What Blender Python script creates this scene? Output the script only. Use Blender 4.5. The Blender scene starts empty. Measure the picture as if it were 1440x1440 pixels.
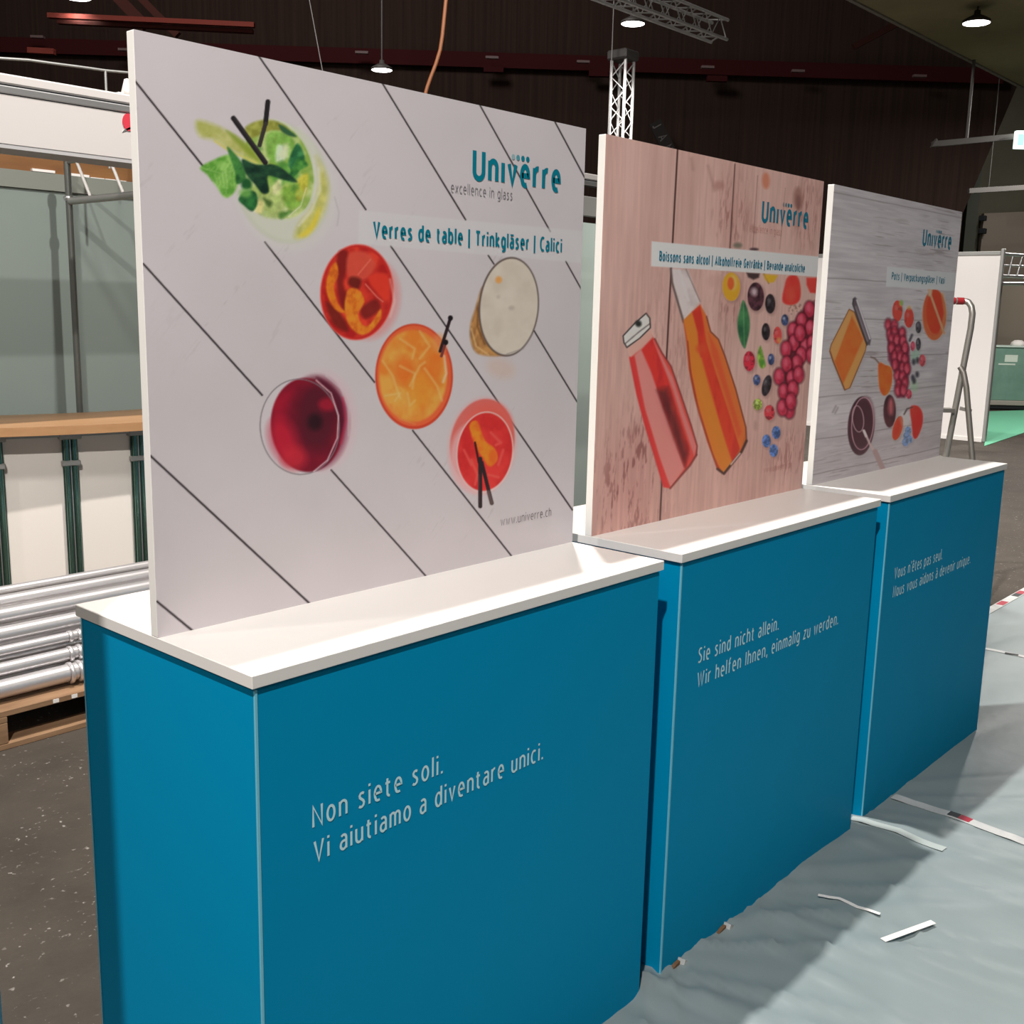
import bpy, math, random
import numpy as np
from mathutils import Vector, Matrix

random.seed(4)
C = bpy.context.scene.collection
scene = bpy.context.scene

# ------------------------------------------------------------------ camera, world, exposure
F_PX, CX, CY = 1523.3, 720.82, 717.27
CAM = np.array([-0.87016, -1.26516, 1.58333])
YAW, PITCH, ROLL = 0.846313, -0.186115, 0.0226364


def cam_axes():
    f = np.array([math.sin(YAW) * math.cos(PITCH), math.cos(YAW) * math.cos(PITCH), math.sin(PITCH)])
    r = np.array([math.cos(YAW), -math.sin(YAW), 0])
    u = np.cross(r, f)
    return r * math.cos(ROLL) + u * math.sin(ROLL), -r * math.sin(ROLL) + u * math.cos(ROLL), f


RT, UP, FW = cam_axes()
cd = bpy.data.cameras.new('camera')
cam = bpy.data.objects.new('camera', cd)
C.objects.link(cam)
cd.sensor_width = 36
cd.lens = 36 * F_PX / 1440
cd.shift_x = -(CX - 720) / 1440
cd.shift_y = (CY - 720) / 1440
cd.clip_start = 0.05
cd.clip_end = 200
cam.matrix_world = Matrix(((RT[0], UP[0], -FW[0], CAM[0]), (RT[1], UP[1], -FW[1], CAM[1]),
                           (RT[2], UP[2], -FW[2], CAM[2]), (0, 0, 0, 1)))
scene.camera = cam
scene.view_settings.view_transform = 'Standard'
scene.view_settings.look = 'None'
scene.view_settings.gamma = 1
scene.view_settings.exposure = 0.0

world = bpy.data.worlds.new('hall_air')
scene.world = world
world.use_nodes = True
bg = world.node_tree.nodes['Background']
bg.inputs[0].default_value = (1.0, 0.95, 0.9, 1)
bg.inputs[1].default_value = 0.075


def lamp(kind, name, loc, target, power, size, color=(1, 0.955, 0.915), angle=None, blend=0.5):
    d = bpy.data.lights.new(name, kind)
    d.energy = power
    d.color = color
    if kind == 'AREA':
        d.shape = 'DISK'
        d.size = size
    else:
        d.shadow_soft_size = size
    if angle:
        d.spot_size = math.radians(angle)
        d.spot_blend = blend
    o = bpy.data.objects.new(name, d)
    o.location = loc
    v = Vector(target) - Vector(loc)
    o.rotation_euler = v.to_track_quat('-Z', 'Y').to_euler()
    C.objects.link(o)
    return o


# key and front hall lamps out of frame; the other lights are added unseen fills
lamp('AREA', 'hall_lamp_key', (2.05, 1.21, 6.2), (2.05, 1.2, 0), 430, 0.13)
lamp('AREA', 'hall_lamp_front', (-2.1, -1.6, 5.2), (0.4, 0.2, 0.6), 300, 0.13)
lamp('AREA', 'fill_left', (-5.5, 2.9, 5.8), (0.2, 0.6, 0.6), 130, 0.4)  # added fill, lifts the shade on left-facing sides
lamp('SPOT', 'fill_booth', (-0.2, 0.9, 5.6), (1.3, 3.4, 1.5), 420, 0.25, angle=46, blend=0.6)  # spot added to brighten the booth, no visible source
lamp('SPOT', 'fill_aisle', (6.0, 2.4, 4.8), (8.2, 2.8, 0.0), 1750, 0.25, angle=100, blend=0.7)  # unseen spot added to brighten the aisle floor and gap wall
lamp('AREA', 'fill_case', (15.8, 2.9, 4.75), (15.8, 3.0, 0), 210, 0.4)  # unseen light added over the green case behind the partition
lamp('AREA', 'fill_end', (19.3, 4.6, 4.7), (22.5, 5.5, 2.6), 26, 0.5)  # added to brighten the olive wall and its door
lamp('AREA', 'fill_roof', (3.5, 7.0, 8.9), (12.0, 12.0, 4.5), 900, 3.0)  # broad unseen light added to lift the dark end wall and beams

# ------------------------------------------------------------------ helpers


def ray(x, y):
    return FW + RT * (x - CX) / F_PX - UP * (y - CY) / F_PX


def on(x, y, ax, val):
    """where the sight line through a picture point meets the plane ax = val"""
    d = ray(x, y)
    i = 'XYZ'.index(ax)
    return CAM + d * ((val - CAM[i]) / d[i])


def at(x, y, dist):
    return CAM + ray(x, y) * dist


def lin(c):
    c = np.asarray(c, float) / 255
    return np.where(c <= 0.04045, c / 12.92, ((c + 0.055) / 1.055) ** 2.4)


MATS = {}


def mat(name, rgb, rough=0.5, metal=0.0, spec=0.5, noise=None, bump=None, emit=None, strength=0.0, alpha=None,
        ncol=None, stretch=(1, 1, 1), transmission=0.0):
    """procedural principled material; rgb is linear"""
    if name in MATS:
        return MATS[name]
    m = bpy.data.materials.new(name)
    m.use_nodes = True
    nt = m.node_tree
    b = nt.nodes['Principled BSDF']
    b.inputs['Base Color'].default_value = (*rgb, 1)
    b.inputs['Roughness'].default_value = rough
    b.inputs['Metallic'].default_value = metal
    b.inputs['Specular IOR Level'].default_value = spec
    if transmission:
        b.inputs['Transmission Weight'].default_value = transmission
    if emit is not None:
        b.inputs['Emission Color'].default_value = (*emit, 1)
        b.inputs['Emission Strength'].default_value = strength
    if alpha is not None:
        b.inputs['Alpha'].default_value = alpha
    if noise or bump:
        tc = nt.nodes.new('ShaderNodeTexCoord')
        mp = nt.nodes.new('ShaderNodeMapping')
        mp.inputs['Scale'].default_value = stretch
        nt.links.new(tc.outputs['Object'], mp.inputs[0])
    if noise:
        n = nt.nodes.new('ShaderNodeTexNoise')
        n.inputs['Scale'].default_value = noise
        n.inputs['Detail'].default_value = 6
        n.inputs['Roughness'].default_value = 0.65
        nt.links.new(mp.outputs[0], n.inputs['Vector'])
        r = nt.nodes.new('ShaderNodeValToRGB')
        r.color_ramp.elements[0].position = 0.3
        r.color_ramp.elements[1].position = 0.72
        c2 = ncol if ncol else tuple(v * 0.6 for v in rgb)
        r.color_ramp.elements[0].color = (*c2, 1)
        r.color_ramp.elements[1].color = (*rgb, 1)
        nt.links.new(n.outputs['Fac'], r.inputs[0])
        nt.links.new(r.outputs[0], b.inputs['Base Color'])
    if bump:
        n2 = nt.nodes.new('ShaderNodeTexNoise')
        n2.inputs['Scale'].default_value = bump[0]
        n2.inputs['Detail'].default_value = 4
        nt.links.new(mp.outputs[0], n2.inputs['Vector'])
        bp = nt.nodes.new('ShaderNodeBump')
        bp.inputs['Strength'].default_value = bump[1]
        bp.inputs['Distance'].default_value = 0.01
        nt.links.new(n2.outputs['Fac'], bp.inputs['Height'])
        nt.links.new(bp.outputs[0], b.inputs['Normal'])
    MATS[name] = m
    return m


class MB:
    """collects shapes and links them as ONE mesh object"""

    def __init__(self):
        self.v, self.f, self.sm = [], [], []

    def add(self, vs, fs, smooth=False):
        o = len(self.v)
        self.v += [tuple(map(float, p)) for p in vs]
        self.f += [tuple(o + i for i in f) for f in fs]
        self.sm += [smooth] * len(fs)
        return self

    def box(self, a, b, bevel=0.0):
        (x0, y0, z0), (x1, y1, z1) = a, b
        if x1 < x0: x0, x1 = x1, x0
        if y1 < y0: y0, y1 = y1, y0
        if z1 < z0: z0, z1 = z1, z0
        k = min(bevel, (x1 - x0) / 2.01, (y1 - y0) / 2.01, (z1 - z0) / 2.01)
        if k <= 0:
            vs = [(x0, y0, z0), (x1, y0, z0), (x1, y1, z0), (x0, y1, z0), (x0, y0, z1), (x1, y0, z1), (x1, y1, z1), (x0, y1, z1)]
            fs = [(0, 3, 2, 1), (4, 5, 6, 7), (0, 1, 5, 4), (1, 2, 6, 5), (2, 3, 7, 6), (3, 0, 4, 7)]
            return self.add(vs, fs)
        vs = []
        idx = {}
        for sx in (0, 1):
            for sy in (0, 1):
                for sz in (0, 1):
                    X, Y, Z = (x0, x1)[sx], (y0, y1)[sy], (z0, z1)[sz]
                    dx, dy, dz = (k, -k)[sx], (k, -k)[sy], (k, -k)[sz]
                    idx[sx, sy, sz] = len(vs)
                    vs += [(X, Y + dy, Z + dz), (X + dx, Y, Z + dz), (X + dx, Y + dy, Z)]
        fs = []

        def q(a_, *cs):
            return tuple(idx[c] + a_ for c in cs)
        for s in (0, 1):
            fs.append(q(0, (s, 0, 0), (s, 1, 0), (s, 1, 1), (s, 0, 1)) if s else q(0, (s, 0, 0), (s, 0, 1), (s, 1, 1), (s, 1, 0)))
            fs.append(q(1, (0, s, 0), (0, s, 1), (1, s, 1), (1, s, 0)) if s else q(1, (0, s, 0), (1, s, 0), (1, s, 1), (0, s, 1)))
            fs.append(q(2, (0, 0, s), (1, 0, s), (1, 1, s), (0, 1, s)) if s else q(2, (0, 0, s), (0, 1, s), (1, 1, s), (1, 0, s)))
        for s in (0, 1):
            for t in (0, 1):
                for (i, j, cs) in ((1, 2, [(0, s, t), (1, s, t)]), (0, 2, [(s, 0, t), (s, 1, t)]), (0, 1, [(s, t, 0), (s, t, 1)])):
                    fs.append((idx[cs[0]] + i, idx[cs[1]] + i, idx[cs[1]] + j, idx[cs[0]] + j))
        for c in idx.values():
            fs.append((c, c + 1, c + 2))
        return self.add(vs, fs)

    def tube(self, pts, r, n=12, caps=True, closed=False):
        P = [np.array(p, float) for p in pts]
        m = len(P)
        rs = r if hasattr(r, '__len__') else [r] * m
        vs, fs = [], []
        prev = None
        for i in range(m):
            if closed:
                t = P[(i + 1) % m] - P[i - 1]
            else:
                t = P[min(i + 1, m - 1)] - P[max(i - 1, 0)]
            t = t / np.linalg.norm(t)
            if prev is None:
                a = np.cross(t, (0, 0, 1)) if abs(t[2]) < 0.9 else np.cross(t, (1, 0, 0))
            else:
                a = prev - t * (prev @ t)
            a = a / np.linalg.norm(a)
            prev = a
            b = np.cross(t, a)
            for k in range(n):
                w = 2 * math.pi * k / n
                vs.append(P[i] + rs[i] * (a * math.cos(w) + b * math.sin(w)))
        for i in range(m if closed else m - 1):
            j = (i + 1) % m
            for k in range(n):
                k2 = (k + 1) % n
                fs.append((i * n + k, i * n + k2, j * n + k2, j * n + k))
        self.add(vs, fs, True)
        if caps and not closed:
            o = len(vs)
            self.add(vs[:n], [tuple(range(n))[::-1]])
            self.add(vs[-n:], [tuple(range(n))])
        return self

    def bar(self, a, b, w, h):
        """rectangular bar from a to b"""
        a, b = np.array(a, float), np.array(b, float)
        t = (b - a) / np.linalg.norm(b - a)
        s = np.cross(t, (0, 0, 1)) if abs(t[2]) < 0.9 else np.cross(t, (0, 1, 0))
        s /= np.linalg.norm(s)
        u = np.cross(s, t)
        vs = []
        for p in (a, b):
            for i, j in ((-1, -1), (1, -1), (1, 1), (-1, 1)):
                vs.append(p + s * i * w / 2 + u * j * h / 2)
        return self.add(vs, [(3, 2, 1, 0), (4, 5, 6, 7), (0, 1, 5, 4), (1, 2, 6, 5), (2, 3, 7, 6), (3, 0, 4, 7)])

    def prism(self, pts, d):
        """closed outline pushed along vector d"""
        n = len(pts)
        d = np.array(d, float)
        vs = [np.array(p, float) for p in pts]
        vs += [p + d for p in vs]
        fs = [tuple(range(n))[::-1], tuple(range(n, 2 * n))]
        fs += [(i, (i + 1) % n, n + (i + 1) % n, n + i) for i in range(n)]
        return self.add(vs, fs)

    def lathe(self, prof, o=(0, 0, 0), n=32):
        vs, fs = [], []
        m = len(prof)
        for (r, z) in prof:
            for k in range(n):
                w = 2 * math.pi * k / n
                vs.append((o[0] + r * math.cos(w), o[1] + r * math.sin(w), o[2] + z))
        for i in range(m - 1):
            for k in range(n):
                k2 = (k + 1) % n
                fs.append((i * n + k, i * n + k2, (i + 1) * n + k2, (i + 1) * n + k))
        return self.add(vs, fs, True)

    def build(self, name, m, parent=None, loc=None):
        me = bpy.data.meshes.new(name)
        me.from_pydata(self.v, [], self.f)
        me.polygons.foreach_set('use_smooth', self.sm)
        me.update()
        import bmesh
        bm = bmesh.new()
        bm.from_mesh(me)
        bmesh.ops.recalc_face_normals(bm, faces=bm.faces)
        bm.to_mesh(me)
        bm.free()
        me.materials.append(m)
        o = bpy.data.objects.new(name, me)
        C.objects.link(o)
        if parent:
            o.parent = parent
        if loc is not None:
            o.location = loc
        return o


def tag(o, label, cat, group=None, kind=None):
    o['label'] = label
    o['category'] = cat
    if group: o['group'] = group
    if kind: o['kind'] = kind
    return o


def struct(o, label=None, cat=None):
    o['kind'] = 'structure'
    if label: o['label'] = label
    if cat: o['category'] = cat
    return o


def thing(name, label, cat, loc=(0, 0, 0), rz=0.0, group=None):
    o = bpy.data.objects.new(name, None)
    o.empty_display_size = 0.1
    C.objects.link(o)
    o.location = loc
    o.rotation_euler = (0, 0, rz)
    return tag(o, label, cat, group)


# ------------------------------------------------------------------ noise
_T = np.random.RandomState(11).rand(256, 256)


def vnoise(x, y):
    xi, yi = np.floor(x).astype(int), np.floor(y).astype(int)
    fx, fy = x - xi, y - yi
    fx, fy = fx * fx * (3 - 2 * fx), fy * fy * (3 - 2 * fy)
    g = lambda i, j: _T[(xi + i) & 255, (yi + j) & 255]
    return (g(0, 0) * (1 - fx) + g(1, 0) * fx) * (1 - fy) + (g(0, 1) * (1 - fx) + g(1, 1) * fx) * fy


def fbm(x, y, o=4):
    s, a, t = 0, 0.5, 0
    for k in range(o):
        s = s + a * vnoise(x * 2 ** k + 17 * k, y * 2 ** k + 31 * k)
        t += a
        a *= 0.5
    return s / t


# ------------------------------------------------------------------ shared materials
TEAL = (0.0, 0.272, 0.505)
M_teal = mat('teal_print_foil', TEAL, 0.5, spec=0.04)
M_edge = mat('pale_blue_cut_edge', (0.18, 0.55, 0.70), 0.5)
M_white = mat('white_laminate', (0.82, 0.79, 0.75), 0.35, spec=0.4)
M_board = mat('white_foam_board', (0.88, 0.85, 0.80), 0.6)
M_dark = mat('dark_gap', (0.01, 0.012, 0.015), 0.8)
M_alu = mat('brushed_aluminium', (0.62, 0.62, 0.62), 0.35, 0.9)
M_alu_dull = mat('dull_aluminium', (0.42, 0.42, 0.40), 0.5, 0.6)
M_letter = mat('pale_lettering_foil', (0.58, 0.86, 0.92), 0.5)
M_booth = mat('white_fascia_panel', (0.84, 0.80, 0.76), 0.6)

# ------------------------------------------------------------------ setting
asph = mat('worn_asphalt', (0.074, 0.060, 0.047), 0.75, noise=2.2, ncol=(0.044, 0.036, 0.028), bump=(60, 0.25), spec=0.3)
nt = asph.node_tree
# scattered pale grit and paint flecks in the asphalt
tc = nt.nodes.new('ShaderNodeTexCoord')
vz = nt.nodes.new('ShaderNodeTexNoise')
vz.inputs['Scale'].default_value = 52
vz.inputs['Detail'].default_value = 3
nt.links.new(tc.outputs['Object'], vz.inputs['Vector'])
rp = nt.nodes.new('ShaderNodeValToRGB')
rp.color_ramp.elements[0].position = 0.63
rp.color_ramp.elements[1].position = 0.70
nt.links.new(vz.outputs['Fac'], rp.inputs[0])
mx = nt.nodes.new('ShaderNodeMixRGB')
mx.inputs[2].default_value = (0.33, 0.30, 0.27, 1)
src = nt.nodes['Principled BSDF'].inputs['Base Color'].links[0].from_socket
nt.links.new(src, mx.inputs[1])
cl = nt.nodes.new('ShaderNodeTexNoise')
cl.inputs['Scale'].default_value = 7
nt.links.new(tc.outputs['Object'], cl.inputs['Vector'])
cr = nt.nodes.new('ShaderNodeValToRGB')
cr.color_ramp.elements[0].position = 0.42
cr.color_ramp.elements[1].position = 0.62
nt.links.new(cl.outputs['Fac'], cr.inputs[0])
ml = nt.nodes.new('ShaderNodeMath')
ml.operation = 'MULTIPLY'
nt.links.new(rp.outputs[0], ml.inputs[0])
nt.links.new(cr.outputs[0], ml.inputs[1])
nt.links.new(ml.outputs[0], mx.inputs[0])
nt.links.new(mx.outputs[0], nt.nodes['Principled BSDF'].inputs['Base Color'])

o = MB().box((-8, -8, -0.2), (32, 24, 0)).build('floor', asph)
struct(o, 'brown grey asphalt hall floor with pale flecks', 'floor')

# dark slatted end wall, square to the view, with a slanting right edge
d_wall = 18.5
wall_mat = mat('dark_brown_slats', (0.0300, 0.0175, 0.0135), 0.85, noise=2.2, ncol=(0.0165, 0.0105, 0.0085), stretch=(9, 9, 0.15), spec=0.05)
hr = np.array([RT[0], RT[1], 0]); hr /= np.linalg.norm(hr)
hf = np.array([FW[0], FW[1], 0]); hf /= np.linalg.norm(hf)


def wall_at(x, y, d=d_wall):
    """picture point on the plane of the end wall"""
    r = ray(x, y)
    return CAM + r * (d / (r @ hf))


A = wall_at(1436, 108); B = wall_at(1354, 300)
Bf = np.array([B[0], B[1], 0.0])
L0 = CAM + hf * d_wall - hr * 26; L0[2] = 0
L1 = L0.copy(); L1[2] = 9.5
A2 = A + (A - B) * ((9.5 - A[2]) / (A[2] - B[2]))
mb = MB().prism([L0, Bf, B, A, A2, L1], hf * 0.2)
struct(mb.build('wall_back', wall_mat), 'dark brown slatted end wall of the hall', 'wall')
# plain wall further right, behind the gallery
wr = mat('olive_grey_plaster', (0.105, 0.097, 0.065), 0.8, noise=1.2, ncol=(0.08, 0.075, 0.05))
p0 = CAM + hf * 22 + hr * 2; p0[2] = 0
p1 = CAM + hf * 22 + hr * 26; p1[2] = 0
mb = MB().prism([p0, p1, p1 + (0, 0, 9.5), p0 + (0, 0, 9.5)], hf * 0.2)
struct(mb.build('wall_right', wr), 'olive grey wall beyond the gallery at the right', 'wall')
o = MB().box((-8, -8, 9.5), (32, 24, 9.7)).build('ceiling', mat('dark_ceiling_boards', (0.03, 0.02, 0.018), 0.8, noise=2))
struct(o, 'dark ceiling of the hall', 'ceiling')
# gallery soffit at the right, edge parallel to the counters
e0 = on(1195, 0, 'Z', 5.0); e1 = on(1432, 115, 'Z', 5.0)
ye = (e0[1] + e1[1]) / 2
sof = mat('olive_soffit', (0.30, 0.26, 0.14), 0.8, noise=0.8, ncol=(0.21, 0.185, 0.105), spec=0.2)
o = MB().box((4.0, -7.5, 5.0), (float(e1[0]) + 0.4, float(ye), 5.35)).build('trim_1', sof)
struct(o, 'olive underside of the gallery at the upper right', 'ceiling')
o = MB().box((4.0, float(ye), 4.98), (float(e1[0]) + 0.4, float(ye) + 0.05, 5.4)).build('trim_2', mat('soffit_edge', (0.2, 0.18, 0.15), 0.6))
struct(o, 'pale edge strip of the gallery underside', 'trim')

# ------------------------------------------------------------------ film-covered carpet
nx, ny = 420, 240
xs = np.linspace(-0.2, 9.5, nx); ys = np.linspace(-3.6, 0.595, ny)
X, Y = np.meshgrid(xs, ys)
Z = 0.004 + 0.006 * (fbm(X * 0.9 + 5, Y * 3.2 + 2 + X * 0.9) - 0.5)
for (cx, cy, amp) in ((1.02, 0.35, 0.016), (1.5, 0.25, 0.012), (2.2, 0.35, 0.008)):
    ang = np.arctan2(Y - cy, X - cx); rad = np.hypot(X - cx, Y - cy)
    rg = np.abs(vnoise(ang * 9 + 40, rad * 0.7 + 3) - 0.5) * 2
    Z += amp * (1 - rg) ** 3 * np.exp(-(rad - 0.45) ** 2 / 0.35)
ang = np.arctan2(Y - 0.5, X - 1.0); rad = np.hypot(X - 1.0, Y - 0.5)
Z += 0.012 * np.clip(vnoise(ang * 16, rad * 0.4) - 0.55, 0, 1) * np.clip(rad / 1.2, 0, 1)
Z = np.maximum(Z, 0.002)
Z += 0.012 * np.exp(-((X - 1.09) / 0.05) ** 2 - ((Y - 0.03) / 0.12) ** 2)
mb = MB()
mb.v = [tuple(p) for p in np.stack([X, Y, Z], -1).reshape(-1, 3).tolist()]
mb.f = [(j * nx + i, j * nx + i + 1, (j + 1) * nx + i + 1, (j + 1) * nx + i) for j in range(ny - 1) for i in range(nx - 1)
        if not (ys[j] > 0.012 and ys[j + 1] < 0.52 and any(xs[i] > q * 1.1386 + 0.02 and xs[i + 1] < q * 1.1386 + 1.04 for q in (0, 1, 2)))]
mb.sm = [True] * len(mb.f)
M_film = mat('grey_green_carpet_under_film', (0.252, 0.302, 0.306), 0.38, noise=1.3, ncol=(0.222, 0.27, 0.27), bump=(14, 0.12), spec=0.45)
tag(mb.build('carpet', M_film), 'pale grey green carpet under clear wrinkled protective film', 'carpet')

# ------------------------------------------------------------------ stroke lettering


def arc(cx, cy, rx, ry, a0, a1, n=12):
    return [(cx + rx * math.cos(math.radians(a0 + (a1 - a0) * k / n)), cy + ry * math.sin(math.radians(a0 + (a1 - a0) * k / n))) for k in range(n + 1)]


XH = 0.72


def DOT(x, y=0.90, h=0.13):
    return [(x, y), (x, y + h)]


ARCH = [(0, 0.44)] + arc(0.18, 0.50, 0.18, 0.22, 175, 0) + [(0.36, 0)]
OV = arc(0.19, 0.36, 0.19, 0.36, 0, 360, 24)
AL = [[(0.04, 0.66), (0.1, 0.70)] + arc(0.17, 0.53, 0.16, 0.19, 100, 0) + [(0.33, 0)],
      [(0.33, 0.42), (0.2, 0.42)] + arc(0.17, 0.21, 0.17, 0.21, 90, 270) + [(0.27, 0.05), (0.33, 0.14)]]
EE = [[(0.02, 0.37), (0.37, 0.37)] + arc(0.19, 0.37, 0.185, 0.35, 0, 225, 16) + arc(0.21, 0.17, 0.17, 0.17, 215, 300, 6)]
NN = [[(0, 0), (0, XH)], ARCH]
UU = [[(0, XH), (0, 0.26)] + arc(0.18, 0.22, 0.18, 0.22, 180, 355) + [(0.36, 0.3)], [(0.36, XH), (0.36, 0)]]
GL = {
    'a': (0.33, AL), 'à': (0.33, AL + [[(0.05, 1.02), (0.22, 0.86)]]), 'ä': (0.33, AL + [DOT(0.07), DOT(0.27)]),
    'b': (0.38, [[(0, 1.05), (0, 0)], arc(0.19, 0.36, 0.19, 0.36, 0, 360, 24)]),
    'c': (0.32, [arc(0.2, 0.36, 0.2, 0.36, 55, 305, 18)]),
    'd': (0.38, [[(0.38, 1.05), (0.38, 0)], OV]),
    'e': (0.38, EE), 'ê': (0.38, EE + [[(0.06, 0.86), (0.19, 1.02), (0.32, 0.86)]]), 'ë': (0.38, EE + [DOT(0.08), DOT(0.3)]),
    'f': (0.24, [[(0.08, 0), (0.08, 0.85)] + arc(0.22, 0.85, 0.14, 0.2, 180, 85, 8), [(-0.03, 0.69), (0.22, 0.69)]]),
    'g': (0.38, [OV, [(0.38, XH), (0.38, -0.1)] + arc(0.19, -0.1, 0.19, 0.18, 0, -130, 10)]),
    'h': (0.36, [[(0, 1.05), (0, 0)], ARCH]),
    'i': (0.0, [[(0, XH), (0, 0)], DOT(0)]), '\u0131': (0.0, [[(0, XH), (0, 0)]]),
    'k': (0.33, [[(0, 1.05), (0, 0)], [(0.31, XH), (0.02, 0.36), (0.33, 0)]]),
    'l': (0.0, [[(0, 1.05), (0, 0)]]),
    'm': (0.6, [[(0, 0), (0, XH)], [(0, 0.46)] + arc(0.15, 0.52, 0.15, 0.2, 175, 0) + [(0.30, 0)], [(0.3, 0.46)] + arc(0.45, 0.52, 0.15, 0.2, 175, 0) + [(0.6, 0)]]),
    'n': (0.36, NN), 'o': (0.38, [OV]),
    'p': (0.38, [[(0, XH), (0, -0.28)], OV]), 'q': (0.38, [[(0.38, XH), (0.38, -0.28)], OV]),
    'r': (0.21, [[(0, 0), (0, XH)], [(0, 0.42)] + arc(0.2, 0.46, 0.2, 0.25, 175, 80, 8)]),
    's': (0.3, [[(0.28, 0.66), (0.19, 0.715), (0.09, 0.69), (0.03, 0.6), (0.05, 0.49), (0.14, 0.40), (0.24, 0.31), (0.28, 0.2), (0.25, 0.08), (0.16, 0.01), (0.07, 0.01), (0.0, 0.07)]]),
    't': (0.25, [[(0.08, 0.92), (0.08, 0.18)] + arc(0.22, 0.17, 0.14, 0.17, 180, 275, 8), [(-0.04, 0.69), (0.24, 0.69)]]),
    'u': (0.36, UU), 'v': (0.36, [[(0, XH), (0.18, 0), (0.36, XH)]]),
    'w': (0.56, [[(0, XH), (0.14, 0), (0.28, 0.66), (0.42, 0), (0.56, XH)]]),
    'x': (0.34, [[(0, XH), (0.34, 0)], [(0.34, XH), (0, 0)]]), 'z': (0.32, [[(0.01, 0.69), (0.31, 0.69), (0.0, 0.03), (0.32, 0.03)]]),
    'A': (0.5, [[(0, 0), (0.25, 1.0), (0.5, 0)], [(0.09, 0.32), (0.41, 0.32)]]),
    'B': (0.4, [[(0, 0), (0, 0.98), (0.18, 0.98)] + arc(0.18, 0.755, 0.2, 0.225, 90, -90) + [(0, 0.53)], [(0.18, 0.53)] + arc(0.18, 0.28, 0.23, 0.255, 90, -90) + [(0, 0.025)]]),
    'C': (0.4, [arc(0.26, 0.5, 0.26, 0.5, 58, 302, 20)]),
    'G': (0.46, [arc(0.26, 0.5, 0.26, 0.5, 55, 300, 20) + [(0.44, 0.12), (0.44, 0.48), (0.28, 0.48)]]),
    'I': (0.0, [[(0, 1), (0, 0)]]), 'J': (0.25, [[(0.25, 1), (0.25, 0.2)] + arc(0.12, 0.18, 0.13, 0.18, 0, -150)]),
    'N': (0.46, [[(0, 0), (0, 1), (0.46, 0), (0.46, 1)]]),
    'P': (0.4, [[(0, 0), (0, 0.98), (0.18, 0.98)] + arc(0.18, 0.73, 0.22, 0.25, 90, -90) + [(0, 0.48)]]),
    'S': (0.38, [[(0.36, 0.93), (0.25, 0.99), (0.12, 0.96), (0.04, 0.84), (0.05, 0.70), (0.15, 0.57), (0.28, 0.46), (0.36, 0.33), (0.35, 0.17), (0.26, 0.04), (0.13, 0.01), (0.0, 0.07)]]),
    'T': (0.44, [[(0.22, 0), (0.22, 0.97)], [(0, 0.97), (0.44, 0.97)]]),
    'U': (0.46, [[(0, 1), (0, 0.26)] + arc(0.23, 0.26, 0.23, 0.26, 180, 360, 14) + [(0.46, 1)]]),
    'V': (0.48, [[(0, 1), (0.24, 0), (0.48, 1)]]),
    'W': (0.72, [[(0, 1), (0.18, 0), (0.36, 0.92), (0.54, 0), (0.72, 1)]]),
    '.': (0.0, [[(0, -0.02), (0, 0.11)]]), ',': (0.03, [[(0.05, 0.11), (0.0, -0.15)]]), "'": (0.0, [[(0, 1.05), (0, 0.8)]]),
    '|': (0.0, [[(0, -0.25), (0, 1.1)]]), ' ': (0.12, []),
}


def ribbon(mb, pts, s, f):
    """thick stroke along a polyline, mitred"""
    p = [np.array(q, float) for q in pts]
    p = [q for i, q in enumerate(p) if i == 0 or np.linalg.norm(q - p[i - 1]) > 1e-4]
    n = len(p)
    L, R = [], []
    closed = np.linalg.norm(p[0] - p[-1]) < 1e-3
    for i in range(n):
        a = p[i] - p[i - 1] if i else (p[-1] - p[-2] if closed else p[1] - p[0])
        b = p[i + 1] - p[i] if i < n - 1 else (p[1] - p[0] if closed else p[-1] - p[-2])
        a, b = a / np.linalg.norm(a), b / np.linalg.norm(b)
        na, nb = np.array((-a[1], a[0])), np.array((-b[1], b[0]))
        m = na + nb
        ln = np.linalg.norm(m)
        m = m / ln if ln > 1e-6 else na
        k = s / 2 / max(0.55, m @ na)
        L.append(f(*(p[i] + m * k))); R.append(f(*(p[i] - m * k)))
    vs = L + R
    mb.add(vs, [(i, i + 1, n + i + 1, n + i) for i in range(n - 1)])


def lettering(name, text, u0, v0, u1, cap, weight, m, parent, y, track=0.17):
    """text from u0 to u1 on the plane local y, capital height cap (metres)"""
    pen, items = 0.0, [[]]
    for ch in text:
        adv, ls = GL[ch]
        if ch == ' ':
            items.append([])
        else:
            items[-1].append((pen, ls))
        pen += adv + track + weight
    pen -= track + weight
    kx = (u1 - u0) / pen
    out = []
    for word in items:
        mb = MB()
        k = 0
        for x0, ls in word:
            for l in ls:
                # horizontal scale applies to positions; the stroke stays even
                yy = y - 0.00006 * (k % 4)
                k += 1
                ribbon(mb, [((x0 + a) * kx / cap, b) for a, b in l], weight, lambda a, b: (u0 + a * cap, yy, v0 + b * cap))
        out.append(mb.build(name, m, parent))
    return out


# ------------------------------------------------------------------ print raster (drawn in numpy, stored per mesh point)


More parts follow.
